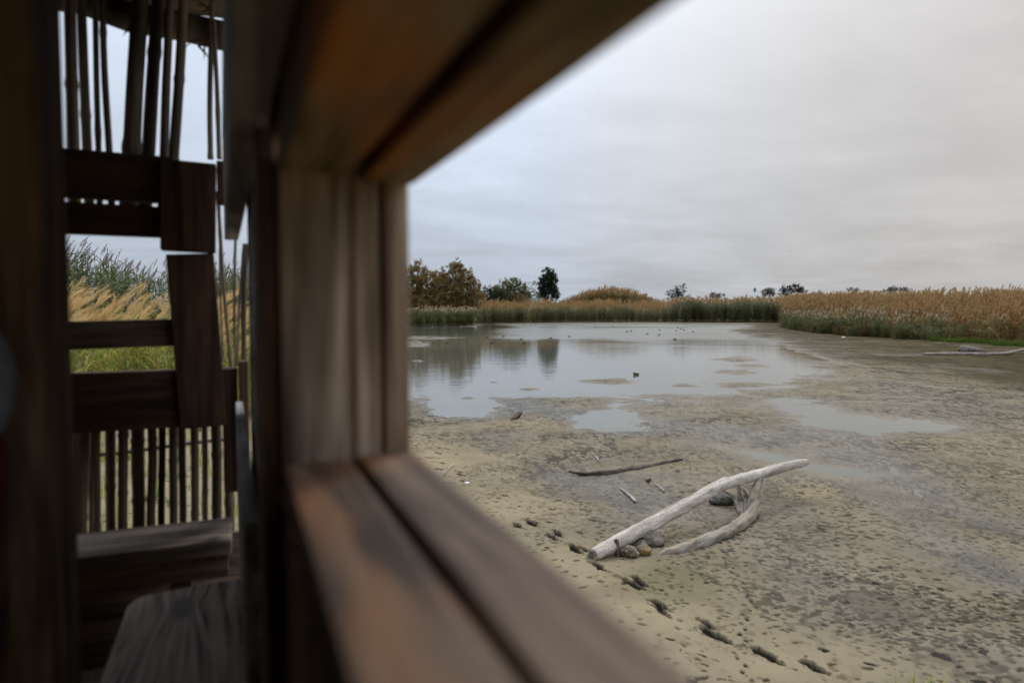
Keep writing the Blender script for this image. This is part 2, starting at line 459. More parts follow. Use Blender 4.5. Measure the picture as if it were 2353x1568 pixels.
# zones of the surface (what the mud is made of)
trample = np.zeros_like(X)
for line, w, s in [([(1050, 935), (1250, 938), (1420, 985), (1600, 985), (1760, 1005), (1990, 1000)], 40, 1.0),
                   ([(1960, 985), (2010, 1050), (2130, 1140), (2260, 1200), (2352, 1230)], 55, 0.9),
                   ([(1980, 1130), (2100, 1190), (2230, 1290), (2352, 1370)], 60, 0.9),
                   ([(1280, 1100), (1380, 1130), (1500, 1160), (1700, 1190)], 90, 0.8),
                   ([(1780, 1230), (1830, 1330), (1960, 1420), (2150, 1500), (2352, 1540)], 150, 0.75),
                   ([(2050, 905), (2200, 930), (2352, 940)], 90, 0.6),
                   ([(1760, 1150), (1830, 1200), (1900, 1300)], 90, 0.6)]:
    trample = np.maximum(trample, s * np.exp(-(line_d(line, PU, PV) / w) ** 2))
trample = np.clip(trample * (0.55 + 0.9 * fbm(X * 0.9, Y * 0.9, 4, 31)), 0, 1)
sand = np.zeros_like(X)
for cx, cy, rx, ry, s in [(985, 1080, 130, 60, 1.0), (1180, 1180, 150, 60, 1.0), (1330, 1330, 140, 75, 0.9), (1500, 1440, 190, 75, 0.95), (1760, 1545, 260, 60, 0.9),
                          (1880, 1135, 120, 22, 0.7), (1500, 1075, 150, 14, 0.45), (1240, 975, 150, 22, 0.5), (2180, 1010, 130, 25, 0.45), (400, 1050, 260, 300, 1.0)]:
    sand = np.maximum(sand, s * np.exp(-(((PU - cx) / rx) ** 2 + ((PV - cy) / ry) ** 2)))
sand = np.clip(sand * (0.5 + fbm(X * 1.3, Y * 1.3, 4, 12)), 0, 1)
olive = sstep(28, -18, PV - (786 + (PU - 1700) * 0.165) + (fbm(X * 0.25, Y * 0.25, 3, 55) - 0.5) * 50) * sstep(1600, 1720, PU)
olive = np.maximum(olive, sstep(756, 748, PV) * 1.2)
olive = np.clip(olive * (0.35 + 1.2 * fbm(sxw0 * 0.5, syw0 * 0.35, 5, 61)), 0, 1)
algae = np.clip((fbm(X * 0.8, Y * 0.8, 4, 77) - 0.52) * 5, 0, 1) * sstep(1180, 1330, PV) * sstep(1400, 1500, PU) * sstep(1750, 1500, PU - (PV - 1300) * 1.2) * 0.8
algae = np.maximum(algae, 0.75 * sstep(752, 745, PV) * np.clip((fbm(X * 0.15, Y * 0.6, 3, 78) - 0.4) * 4, 0, 1))


warp1 = (fbm(X * 16, Y * 16, 3, 610) - 0.5) * 0.05
warp2 = (fbm(X * 16, Y * 16, 3, 620) - 0.5) * 0.05


def prints(cell, seed, dens, rad, asp=1.6, ori=None):
    """small bird and paw prints: dents scattered over the mud; returns dent depth 0..1"""
    gx, gy = (X + warp1) / cell, (Y + warp2) / cell
    ix, iy = np.floor(gx), np.floor(gy)
    out = np.zeros_like(X)
    for dx in (-1, 0, 1):
        for dy in (-1, 0, 1):
            cx, cy = ix + dx, iy + dy
            jx, jy = cx + hsh(cx, cy, seed), cy + hsh(cx, cy, seed + 1)
            th = hsh(cx, cy, seed + 2) * 6.283 if ori is None else ori + (hsh(cx, cy, seed + 2) - 0.5) * 1.2
            s = 0.55 + 0.75 * hsh(cx, cy, seed + 3)
            on = hsh(cx, cy, seed + 4) < dens
            ex, ey = (gx - jx) * cell, (gy - jy) * cell
            a = (ex * np.cos(th) + ey * np.sin(th)) / (rad * s * asp)
            b = (-ex * np.sin(th) + ey * np.cos(th)) / (rad * s)
            q = np.sqrt(a * a + b * b)
            q = q + (wob2 * 0.9)
            out = np.maximum(out, np.where(on, sstep(1.0, 0.70, q), 0) * (0.45 + 0.55 * hsh(cx, cy, seed + 5)))
    return out


patch = fbm(X * 0.7, Y * 0.7, 3, 90)
dens = np.clip(0.42 + 0.6 * trample - 0.40 * sand, 0.03, 1.0) * (0.35 + 1.1 * patch)
arc = np.zeros_like(X)
for (acx, acy, fq, sd0) in [(1500, 1010, 3.4, 1), (2250, 1150, 3.0, 2), (1950, 1330, 4.4, 3)]:
    ag = ground(acx, acy)
    arc = np.maximum(arc, sstep(0.25, 0.9, np.sin(np.hypot(X - ag.x, Y - ag.y) * fq + 5 * fbm(X * .5, Y * .5, 3, 700 + sd0))))
dens = dens * (0.62 + 0.75 * arc)
dens = np.clip(dens * sstep(-0.1, 0.35, sd), 0, 1)
VIEW_TH = -YAW
soft = 0.25 + 0.75 * fbm(X * 0.6, Y * 0.6, 3, 44)
p1 = prints(0.058, 100, dens, 0.0145, 1.9, VIEW_TH)
p2 = prints(0.105, 200, dens * 0.62, 0.023, 1.8, VIEW_TH)
p3 = prints(0.24, 300, dens * 0.16, 0.036, 1.6)
fine = sstep(0.57, 0.65, fbm(sxw0 * 15, syw0 * 13, 4, 640)) * np.clip(dens * 1.3, 0, 1) * sstep(26, 12, dep_s)
p4 = prints(0.42, 320, np.clip(dens * 0.9, 0, .8), 0.085, 1.7, VIEW_TH) * sstep(9, 22, dep_s)
p5 = prints(1.1, 340, np.clip(dens * 0.8, 0, .7), 0.22, 2.2, VIEW_TH) * sstep(22, 45, dep_s)
pit = np.maximum(np.maximum(p1 * 0.8, p2 * 0.95), p3)
H -= pit * 0.010 * sstep(30, 10, dep_s)
# drag and flow streaks, long across the view
sxw = X * Rr.x + Y * Rr.y; syw = X * F.x + Y * F.y
streak = sstep(0.52, 0.72, fbm(sxw * 1.3, syw * 3.2, 5, 150)) * (0.35 + 0.65 * trample) * sstep(0.0, 0.4, sd) * (1 - 0.7 * sand)
dark = np.maximum(pit * (0.62 + 0.6 * soft), np.maximum(p4 * 0.6, p5 * 0.6))
dark = np.maximum(dark, np.maximum(streak * 0.5, fine * 0.6))
# distant prints run together into dashes
band1 = sstep(0.55, 0.62, fbm(sxw0 * 10, syw0 * 5.0, 4, 650)) * sstep(7, 12, dep_s) * sstep(34, 20, dep_s)
band2 = sstep(0.55, 0.62, fbm(sxw0 * 3.6, syw0 * 1.1, 4, 660)) * sstep(18, 28, dep_s)
dark = np.maximum(dark, np.maximum(band1, band2) * np.clip(dens * 1.4, 0, 1) * 0.8)
# people's deep boot prints along the shore
c6 = lambda cx, cy: ((1400 + cx * .3825) / 1.488, (1350 + cy * .3825) / 1.488)
c4 = lambda cx, cy: ((1600 + cx * .4675) / 1.488, (1700 + cy * .4675) / 1.488)
boots = [c4(*p) for p in [(465, 210), (365, 230), (655, 285), (615, 312), (785, 405), (850, 395), (955, 528), (1205, 640), (1252, 612), (1400, 790),
                          (1415, 848), (1755, 925), (1810, 1010), (2190, 1155), (2540, 1240)]]
paws = [c6(*p) for p in [(45, 460), (155, 485), (265, 480), (355, 495), (262, 537), (180, 583), (290, 632), (265, 685), (445, 710), (455, 732),
                         (120, 352), (310, 352), (400, 390), (280, 385), (170, 356), (330, 805), (470, 790), (1650, 1105), (1800, 770), (1000, 268)]]
rng = np.random.default_rng(5)
for i, (bx, by) in enumerate(boots + paws):
    boot = i < len(boots)
    g = ground(bx, by, 0.05)
    ex, ey = X - g.x, Y - g.y
    near = (np.abs(ex) < 0.5) & (np.abs(ey) < 0.5)
    if not near.any(): continue
    th = -YAW + (-0.93 + rng.uniform(-0.15, 0.15) if boot else rng.uniform(-0.4, 0.4))
    ca, sa = math.cos(th), math.sin(th)
    nx = ex[near] + (fbm(X[near] * 11, Y[near] * 11, 2, 400 + i) - 0.5) * 0.06
    ny = ey[near] + (fbm(X[near] * 11, Y[near] * 11, 2, 500 + i) - 0.5) * 0.06
    fs = rng.uniform(.8, 1.15)
    a = (nx * ca + ny * sa) / ((0.15 if boot else 0.085) * fs)
    b = (-nx * sa + ny * ca + 0.02 * np.sin(a * 2.5)) / ((0.045 if boot else 0.033) * fs * (1 - 0.2 * a + 0.12 * np.cos(3.0 * a)))
    q = np.sqrt(a * a + b * b)
    m = sstep(1.0, 0.82, q)
    rim = np.exp(-((q - 1.2) / 0.22) ** 2)
    wr = fbm(X[near] * 30, Y[near] * 30, 2, 600 + i)
    H[near] += -m * (0.045 if boot else 0.02) * (0.6 + 0.8 * wr) + rim * (0.009 if boot else 0.004) * sstep(0.35, 0.7, wr)
    dark[near] = np.maximum(dark[near], np.maximum(m, rim * 0.55 * sstep(0.5, 0.75, wr)) * (1.25 if boot else 0.95))
# strings of bird tracks crossing the flat
H2, D2, X2, Y2 = H.reshape(NR, NA), dark.reshape(NR, NA), X.reshape(NR, NA), Y.reshape(NR, NA)
def stamp(x, y, r, th, ln, deep, dk, seed):
    R_, A_ = math.hypot(x, y), math.atan2(x, y)
    i0, i1 = np.searchsorted(rr, R_ - r * 1.6), np.searchsorted(rr, R_ + r * 1.6)
    j0, j1 = np.searchsorted(ang, A_ - r * 1.6 / R_), np.searchsorted(ang, A_ + r * 1.6 / R_)
    if i1 - i0 < 2 or j1 - j0 < 2: return
    sl = (slice(i0, i1), slice(j0, j1))
    ex, ey = X2[sl] - x, Y2[sl] - y
    al, ac = ex * math.sin(th) + ey * math.cos(th), ex * math.cos(th) - ey * math.sin(th)
    q = np.sqrt((al / (r * ln)) ** 2 + (ac / r) ** 2) + (vnoise(X2[sl] * 60, Y2[sl] * 60, seed) - .5) * .7
    k = sstep(1.0, 0.5, q)
    H2[sl] -= k * deep; D2[sl] = np.maximum(D2[sl], k * dk)
tr = random.Random(77)
for _ in range(46):
    px0, py0 = tr.uniform(1300, 2380), tr.uniform(960, 1560)
    g0 = ground(px0, py0)
    th = tr.uniform(0, 6.283); bend = tr.uniform(-.25, .25); x, y = g0.x, g0.y
    stp = tr.uniform(.09, .16); r_ = tr.uniform(.018, .03); dk = tr.uniform(.5, 1.0)
    for k_ in range(tr.randint(14, 60)):
        th += bend * stp + tr.gauss(0, .12)
        x += math.sin(th) * stp; y += math.cos(th) * stp
        sd_ = (1 if k_ % 2 else -1) * .022
        stamp(x + math.cos(th) * sd_, y - math.sin(th) * sd_, r_ * tr.uniform(.8, 1.25), th, 1.35, .010, dk * tr.uniform(.6, 1.0), k_)
H, dark = H2.ravel(), D2.ravel()
# dragged trails and drying rills
for line, w, d, s in [([(2030, 1062), (2075, 1105), (2140, 1165), (2205, 1190), (2300, 1225), (2352, 1255)], 5, 0.03, 0.9),
                      ([(1600, 1043), (1480, 1062), (1350, 1035), (1190, 1012), (1060, 990)], 5, 0.012, 0.35), ([(1320, 1008), (1400, 1014), (1540, 1003)], 4, 0.01, 0.3)]:
    l = line_d(line, PU, PV) + wob2 * 30
    k = np.exp(-(l / w) ** 2) * sstep(0.35, 0.6, fbm(X * 4, Y * 4, 3, 92))
    H -= k * d; dark = np.maximum(dark, k * s)
# tiny crumbs of dark weed and shell
crumb = sstep(0.78, 0.9, vnoise(X * 26, Y * 26, 700)) * sstep(0.55, 0.75, fbm(X * 1.1, Y * 1.1, 3, 701)) * sstep(0.02, 0.3, sd)
dark = np.maximum(dark, crumb * 0.7); H += crumb * 0.008
dark = np.clip(dark * 1.18, 0, 1.2)
wet = np.clip(np.exp(-np.maximum(H, 0) / 0.020) + 0.75 * trample * (0.5 + 0.5 * soft) + 0.35 * sstep(0.62, 0.75, fbm(X * 0.45, Y * 0.45, 4, 120)) - 0.55 * sand, 0, 1)
def mud_z(x, y):
    i = min(NR - 1, max(0, int(np.searchsorted(rr, math.hypot(x, y))))); j = min(NA - 1, max(0, int(np.searchsorted(ang, math.atan2(x, y)))))
    return float(H[i * NA + j])


edge = sstep(165, 120, R2.ravel()); H = np.where(R2.ravel() > 150, np.minimum(H, 0.06), H)

verts = np.stack([X, Y, H], 1)
idx = np.arange(NA * NR).reshape(NR, NA)
quads = np.stack([idx[:-1, :-1], idx[:-1, 1:], idx[1:, 1:], idx[1:, :-1]], -1).reshape(-1, 4)
me = bpy.data.meshes.new('mud_flat')
me.vertices.add(len(verts)); me.vertices.foreach_set('co', verts.astype(np.float32).ravel())
me.loops.add(quads.size); me.loops.foreach_set('vertex_index', quads[:, ::-1].astype(np.int32).ravel())
me.polygons.add(len(quads)); me.polygons.foreach_set('loop_start', np.arange(0, quads.size, 4, dtype=np.int32))
me.polygons.foreach_set('use_smooth', np.ones(len(quads), bool))
me.update(calc_edges=True)
for nm, arr in (('print_dark', dark), ('wet', wet), ('sand', sand), ('olive', np.clip(olive, 0, 1)), ('algae', np.clip(algae, 0, 1))):
    at = me.attributes.new(nm, 'FLOAT', 'POINT'); at.data.foreach_set('value', arr.astype(np.float32))

m, nt, b = new_mat('mud')
at = lambda n: node(nt, 'ShaderNodeAttribute', attribute_name=n).outputs['Fac']
t = nt.nodes.new('ShaderNodeTexCoord')
f1 = node(nt, 'ShaderNodeTexNoise', I={'Vector': t.outputs['Object'], 'Scale': 9.0, 'Detail': 8.0, 'Roughness': 0.65})
f2 = node(nt, 'ShaderNodeTexNoise', I={'Vector': t.outputs['Object'], 'Scale': 0.7, 'Detail': 5.0, 'Roughness': 0.6})
f3 = node(nt, 'ShaderNodeTexNoise', I={'Vector': t.outputs['Object'], 'Scale': 70.0, 'Detail': 4.0, 'Roughness': 0.7})
c = mix_c(nt, ramp(nt, f2.outputs[0], [(0.35, 0.0), (0.68, 1.0)]), (0.184, 0.149, 0.096), (0.276, 0.224, 0.149))
c = mix_c(nt, at('sand'), c, (0.282, 0.224, 0.140))
c = mix_c(nt, math_n(nt, 'MULTIPLY', at('olive'), 1.0, True), c, (0.082, 0.065, 0.033))
c = mix_c(nt, math_n(nt, 'MULTIPLY', at('algae'), 0.6), c, (0.125, 0.115, 0.045))
c = mix_c(nt, math_n(nt, 'MULTIPLY', at('wet'), 0.70), c, (0.092, 0.076, 0.056))
c = mix_c(nt, math_n(nt, 'MULTIPLY', ramp(nt, f1.outputs[0], [(0.5, 0.0), (0.75, 1.0)]), 0.22), c, (0.10, 0.085, 0.058))
c = mix_c(nt, math_n(nt, 'MULTIPLY', ramp(nt, f3.outputs[0], [(0.62, 0.0), (0.72, 1.0)]), 0.30), c, (0.05, 0.042, 0.03))
c = mix_c(nt, math_n(nt, 'MULTIPLY', at('print_dark'), 0.93, True), c, (0.026, 0.021, 0.015))  # prints coloured darker: wet mud, plus the shade inside the dents
nt.links.new(c, b.inputs['Base Color'])
rg = math_n(nt, 'SUBTRACT', 0.86, math_n(nt, 'MULTIPLY', at('wet'), 0.45))
nt.links.new(rg, b.inputs['Roughness'])
nt.links.new(math_n(nt, 'MULTIPLY', at('wet'), 0.16), b.inputs['Specular IOR Level'])
bp = node(nt, 'ShaderNodeBump', I={'Height': math_n(nt, 'ADD', f1.outputs[0], math_n(nt, 'MULTIPLY', f3.outputs[0], 0.3)), 'Strength': 0.5, 'Distance': 0.02})
nt.links.new(bp.outputs[0], b.inputs['Normal'])
M_MUD = m
me.materials.append(M_MUD)
mud = link(bpy.data.objects.new('mud_flat', me)); mud['kind'] = 'structure'

# land: a broad sheet under everything
M_LAND = plain_mat('dry_land', (0.22, 0.18, 0.10), 0.95, 0.35, 0.15)
gv, gf = [(0, 0, -0.2)], []
SEG = 96
for ri, r in enumerate((40, 150, 400, 1200, 4500)):
    for k in range(SEG):
        gv.append((r * math.cos(2 * math.pi * k / SEG), r * math.sin(2 * math.pi * k / SEG), -0.2 if r < 160 else 0.05))
for k in range(SEG): gf.append((0, 1 + k, 1 + (k + 1) % SEG))
for ri in range(4):
    for k in range(SEG):
        a0, a1 = 1 + ri * SEG + k, 1 + ri * SEG + (k + 1) % SEG
        gf.append((a0, a0 + SEG, a1 + SEG, a1))
mesh_obj('ground', gv, gf, M_LAND)['kind'] = 'structure'

# water: still film near, wind-ruffled further out
m, nt, b = new_mat('pond_water')
t = nt.nodes.new('ShaderNodeTexCoord')
b.inputs['Base Color'].default_value = (0.120, 0.115, 0.085, 1)
b.inputs['IOR'].default_value = 1.33
b.inputs['Specular IOR Level'].default_value = 0.5
mp = node(nt, 'ShaderNodeMapping', I={'Vector': t.outputs['Object'], 'Rotation': (0, 0, YAW), 'Scale': (1.0, 1.6, 1)})
r1 = node(nt, 'ShaderNodeTexNoise', I={'Vector': mp.outputs[0], 'Scale': 5.0, 'Detail': 3.0})
r2 = node(nt, 'ShaderNodeTexNoise', I={'Vector': mp.outputs[0], 'Scale': 0.9, 'Detail': 2.0})
hgt = math_n(nt, 'ADD', math_n(nt, 'MULTIPLY', r1.outputs[0], 0.4), r2.outputs[0])
bp = node(nt, 'ShaderNodeBump', I={'Height': math_n(nt, 'ADD', hgt, math_n(nt, 'MULTIPLY', node(nt, 'ShaderNodeTexNoise', I={'Vector': mp.outputs[0], 'Scale': 4.0, 'Detail': 3.0}).outputs[0], math_n(nt, 'MULTIPLY', node(nt, 'ShaderNodeAttribute', attribute_name='ruffle').outputs['Fac'], 10.0))), 'Strength': 0.012, 'Distance': 0.6})
nt.links.new(bp.outputs[0], b.inputs['Normal'])
nt.links.new(math_n(nt, 'ADD', 0.035, math_n(nt, 'MULTIPLY', node(nt, 'ShaderNodeAttribute', attribute_name='ruffle').outputs['Fac'], 0.30)), b.inputs['Roughness'])
gu = np.concatenate([np.arange(-34, -6, 2.0), np.arange(-6, 48, 0.135), np.arange(48, 80, 3.0)])
gvv = np.concatenate([np.arange(2, 36, 2.0), np.arange(36, 108, 0.16), np.arange(108, 140, 4.0)])
WU, WV = np.meshgrid(gu, gvv)
ruff = sstep(0, 1, (WV - 42 + (fbm(WU * .09, WV * .05, 3, 810) - .5) * 34) / 14) * sstep(0, 1, (WU + 3.0 + (fbm(WU * .1, WV * .06, 3, 811) - .5) * 9 + (WV - 60) * .05) / 4.5)
ruff = np.maximum(ruff, 0.5 * sstep(.55, .7, fbm(WU * .1, WV * .16, 3, 812)) * sstep(36, 50, WV))
ruff *= 0.35 + 0.9 * fbm(WU * .12, WV * .22, 3, 813)
WZ = np.zeros_like(WU)
rw = np.random.default_rng(3)
for _ in range(16):
    lam = rw.uniform(.45, .95); th = rw.normal(1.2, .75); ph = rw.uniform(0, 6.28); kk = 6.283 / lam
    WZ += (0.009 / kk) * np.sin(kk * (np.cos(th) * WU + np.sin(th) * WV) + ph + 1.5 * vnoise(WU * .3, WV * .3, 820))
WZ *= ruff
wv = np.stack([WU * math.cos(YAW) + WV * math.sin(YAW), -WU * math.sin(YAW) + WV * math.cos(YAW), WZ], -1).reshape(-1, 3)
nu = len(gu)
wi = np.arange(WU.size).reshape(WU.shape)
wq = np.stack([wi[:-1, :-1], wi[:-1, 1:], wi[1:, 1:], wi[1:, :-1]], -1).reshape(-1, 4)
wme = bpy.data.meshes.new('pond_water')
wme.vertices.add(len(wv)); wme.vertices.foreach_set('co', wv.astype(np.float32).ravel())
wme.loops.add(wq.size); wme.loops.foreach_set('vertex_index', wq.astype(np.int32).ravel())
wme.polygons.add(len(wq)); wme.polygons.foreach_set('loop_start', np.arange(0, wq.size, 4, dtype=np.int32))
wme.polygons.foreach_set('use_smooth', np.ones(len(wq), bool)); wme.update(calc_edges=True)
aa = wme.attributes.new('ruffle', 'FLOAT', 'POINT'); aa.data.foreach_set('value', ruff.astype(np.float32).ravel())
wme.materials.append(m)
link(bpy.data.objects.new('pond_water', wme))['kind'] = 'structure'

# low rise on the horizon
hv, hf = [], []
prof = [(1500, 700), (1640, 690), (1700, 686), (1780, 682), (1850, 681), (1905, 676), (1916, 667.5), (1960, 668.5), (1990, 666), (2040, 669), (2095, 668), (2110, 672), (2180, 671.5), (2260, 670), (2352, 667), (2450, 666), (2600, 668)]
HD = 420.0
M_HILL = plain_mat('far_slope', (0.24, 0.20, 0.14), 0.95, 0.35, 0.05)
hp = spline(prof, 6)
for (px, py) in hp:
    tp = at_depth(px, py + 0.8 * math.sin(px * 0.37) + 0.5 * math.sin(px * 0.9), HD)
    bs = at_depth(px, 704, HD); bs.z = 0
    fr = at_depth(px, 704, HD * 0.86); fr.z = 0
    bk = at_depth(px, 704, HD * 1.4); bk.z = 0
    hv += [fr, tp.lerp(fr, 0.35) + Vector((0, 0, (tp.z) * 0.12)), tp, Vector((bk.x, bk.y, tp.z * 0.9))]
for i in range(len(hp) - 1):
    for k in range(3):
        hf.append((i * 4 + k, (i + 1) * 4 + k, (i + 1) * 4 + k + 1, i * 4 + k + 1))
mesh_obj('hills', hv, hf, M_HILL, smooth=True)['kind'] = 'structure'

# ------------------------------------------------------------------ the bird hide we look out of
hide = empty('bird_hide', (0, 0, 1.35), 'dark timber bird hide with slot window and cane screen, seen from inside', 'bird hide')
HO = Vector((0, 0, 1.35))


def hp_(name, box, mat, bev=0.004, rot=None, pivot=None, parent=None):
    """a plank of the hide; heights given from the eye"""
    x0, x1, y0, y1, z0, z1 = box
    o = plank(name, (x0, x1, y0, y1, z0 + EZ - HO.z, z1 + EZ - HO.z), mat, parent or hide, bev,
              rot, None if pivot is None else (pivot[0], pivot[1], pivot[2] + EZ - HO.z))
    return o


ZS, ZH = -0.176, 0.147
# window: jamb boards, sill boards, header boards
hp_('window_jamb', (0.046, 0.1175, 0.80, 0.90, ZS - 0.06, ZH + 0.03), W_Z, 0.006)
hp_('window_jamb', (0.119, 0.1265, 0.812, 0.90, ZS - 0.03, ZH + 0.03), W_Z, 0.001)
hp_('window_jamb', (0.128, 0.1585, 0.804, 0.90, ZS - 0.06, ZH + 0.03), W_Z, 0.006)
hp_('window_jamb', (0.162, 0.1925, 0.80, 0.90, ZS - 0.03, ZH + 0.03), W_Z, 0.005)
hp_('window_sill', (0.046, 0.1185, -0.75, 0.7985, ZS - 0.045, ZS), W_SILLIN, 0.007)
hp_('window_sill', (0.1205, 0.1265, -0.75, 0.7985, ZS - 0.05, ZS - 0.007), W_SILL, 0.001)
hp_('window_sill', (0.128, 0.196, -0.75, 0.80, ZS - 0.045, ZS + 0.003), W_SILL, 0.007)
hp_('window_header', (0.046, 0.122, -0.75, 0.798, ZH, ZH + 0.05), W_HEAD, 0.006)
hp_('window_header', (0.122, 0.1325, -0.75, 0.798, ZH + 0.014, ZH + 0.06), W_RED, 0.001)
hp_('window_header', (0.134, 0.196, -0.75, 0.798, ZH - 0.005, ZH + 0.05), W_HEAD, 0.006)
# studs and boards of the pond-side wall
hp_('stud', (0.023, 0.0445, 0.845, 0.94, -1.15, 1.08), W_Z, 0.004)
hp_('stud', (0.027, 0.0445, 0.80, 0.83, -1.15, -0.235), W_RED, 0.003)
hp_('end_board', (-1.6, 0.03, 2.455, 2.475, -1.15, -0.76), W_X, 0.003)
hp_('wall_board', (0.0465, 0.070, -0.75, 0.944, -0.60, -0.238), W_POST)
hp_('wall_board', (0.0465, 0.070, -0.75, 0.944, -1.15, -0.604), W_POST)
hp_('wall_board', (0.0465, 0.085, -0.75, 0.944, 0.203, 0.60), W_Y)
hp_('wall_board', (0.0465, 0.085, -0.75, 0.944, 0.604, 1.08), W_Y)
rnd = random.Random(11)
yb = 0.945
while yb < 2.05:
    w = rnd.uniform(0.09, 0.15); off = rnd.uniform(-0.004, 0.006)
    hp_('wall_board', (0.034 + off, 0.055 + off, yb, yb + w, -1.15, 1.08), W_GREY if rnd.random() < 0.5 else W_Z, 0.004)
    yb += w + 0.004
# inner rails: deep rail above the slot, grey rail below it
hp_('upper_rail', (-0.006, 0.034, 0.10, 2.30, 0.205, 0.54), W_RAIL, 0.004, (0, 0, math.radians(1.0)), (0.012, 1.0, 0.3))
hp_('lower_rail', (0.004, 0.026, 1.0, 2.32, -0.60, -0.30), W_GREY, 0.004, (0, 0, math.radians(0.5)), (0.012, 1.0, -0.3))
# roof, floor and the unseen walls that keep the inside dark
y0 = -1.3
k = 0
while y0 < 2.85:
    hp_('roof_board', (-1.75, 0.45, y0, y0 + 0.196, 1.10 + 0.004 * (k % 2), 1.13 + 0.004 * (k % 2)), W_X, 0.003); y0 += 0.2; k += 1
x0 = -1.65
while x0 < 0.0:
    hp_('floor_board', (x0, x0 + 0.136, -1.3, 2.5, -1.19, -1.15), W_Y, 0.003); x0 += 0.141
for i in range(12):
    hp_('wall_board', (-1.67, -1.645, -1.3 + i * 0.32, -1.3 + i * 0.32 + 0.315, -1.15, 1.095), W_Z, 0.003)
for i in range(8):
    hp_('wall_board', (-1.64 + i * 0.21, -1.64 + i * 0.21 + 0.206, -1.33, -1.305, -1.15, 1.095), W_Z, 0.003)
for (lx, ly) in ((-1.6, -1.2), (-1.6, 2.4), (0.12, -1.2), (0.12, 2.3)):
    hp_('leg_post', (lx, lx + 0.1, ly, ly + 0.1, -2.75, -1.19), W_Z, 0.005)
# inside post
hp_('roof_post', (-0.40, -0.234, 1.05, 1.222, -1.15, 1.09), W_POST, 0.006)
# end wall with look-out slots
EY = 2.45
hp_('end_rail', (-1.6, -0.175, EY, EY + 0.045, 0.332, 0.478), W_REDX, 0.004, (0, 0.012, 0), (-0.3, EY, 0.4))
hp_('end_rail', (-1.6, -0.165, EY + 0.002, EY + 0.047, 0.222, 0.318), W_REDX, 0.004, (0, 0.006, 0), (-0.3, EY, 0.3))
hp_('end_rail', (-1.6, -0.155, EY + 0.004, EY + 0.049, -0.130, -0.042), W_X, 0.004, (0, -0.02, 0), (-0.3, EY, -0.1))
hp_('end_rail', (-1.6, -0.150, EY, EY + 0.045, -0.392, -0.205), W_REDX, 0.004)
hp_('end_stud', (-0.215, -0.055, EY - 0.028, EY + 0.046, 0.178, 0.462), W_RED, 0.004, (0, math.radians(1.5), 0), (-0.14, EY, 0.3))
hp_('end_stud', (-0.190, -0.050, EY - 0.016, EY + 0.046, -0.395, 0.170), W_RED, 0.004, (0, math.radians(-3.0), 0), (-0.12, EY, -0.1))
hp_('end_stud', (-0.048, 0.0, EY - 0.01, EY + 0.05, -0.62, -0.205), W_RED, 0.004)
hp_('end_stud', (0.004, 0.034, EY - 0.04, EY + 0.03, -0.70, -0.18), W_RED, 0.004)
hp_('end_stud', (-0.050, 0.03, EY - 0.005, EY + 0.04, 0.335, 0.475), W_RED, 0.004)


def cane(pts, r, seed, nodes_every=0.30):
    rnd = random.Random(seed)
    P = spline([tuple(p) for p in pts], 7)
    L = sum((Vector(P[i + 1]) - Vector(P[i])).length for i in range(len(P) - 1))
    n = max(1, int(L / (nodes_every * rnd.uniform(0.8, 1.3))))
    ph = rnd.random()
    def bp_(t, an):
        d = abs(((t * n + ph) % 1.0) - 0.5)
        return 0.16 * math.exp(-(d / 0.035) ** 2) + 0.05 * (d - 0.25)
    Pn = spline([tuple(p) for p in pts], 26)
    V, Fc = tube([Vector(p) - HO for p in Pn], [r * (1 - 0.12 * i / len(Pn)) for i in range(len(Pn))], 8, bump=bp_, seed=seed)
    return mesh_obj('cane', V, Fc, M_CANE, hide, smooth=True)


def cD(cx, cy): return (154.6 + cx * .2357, cy * .2357)
up = [((60, 1500), (40, 700), (20, -150), 80), ((195, 1500), (160, 700), (130, -150), 66), ((305, 1500), (285, 800), (270, -150), 42), ((410, 1500), (360, 650), (340, -150), 46),
      ((625, 1500), (660, 800), (722, -150), 128), ((790, 1500), (830, 800), (895, -150), 100), ((945, 1500), (965, 800), (1010, -150), 66), ((1040, 1500), (1095, 700), (1140, -150), 78),
      ((1395, 1500), (1390, 900), (1418, -150), 44), ((1480, 1500), (1460, 900), (1425, 200), 36), ((1610, 1350), (1570, 700), (1535, -150), 20), ((1640, 1100), (1590, 700), (1585, -150), 14)]
for i, (p0, p1_, p2_, w) in enumerate(up):
    Yc = EY + 0.09 + 0.035 * (i % 3)
    dpt = 2.2
    a, bq, c_ = [at_y(*cD(*q), Yc) for q in (p0, p1_, p2_)]
    lo = a + (a - c_) * 0.34
    if i < 8: pts = [lo, a, bq, c_]
    else: pts = [a + (a - c_) * 0.02, a, bq, c_]
    cane(pts, w * .2357 / FOC * dpt / 2 * (1.4 if i < 10 else 1.1), 50 + i)
for i, (cx, w) in enumerate([(370, 40), (415, 32), (455, 46), (500, 24), (532, 30), (600, 46), (668, 44), (755, 60), (828, 40), (885, 34), (945, 40), (992, 36), (1060, 38), (1116, 30), (1180, 48), (1250, 50)]):
    Yc = EY + 0.09 + 0.03 * (i % 2)
    x_ = cx * .4213
    rnd = random.Random(i)
    cane([at_y(x_ + rnd.uniform(-4, 4), 930, Yc), at_y(x_ + rnd.uniform(-2, 2), 1050, Yc), at_y(x_ + rnd.uniform(-3, 3), 1200, Yc), at_y(x_ + rnd.uniform(-6, 6), 1420, Yc)], w * .4213 / FOC * 2.2 / 2 * 1.22, 90 + i, 0.22)
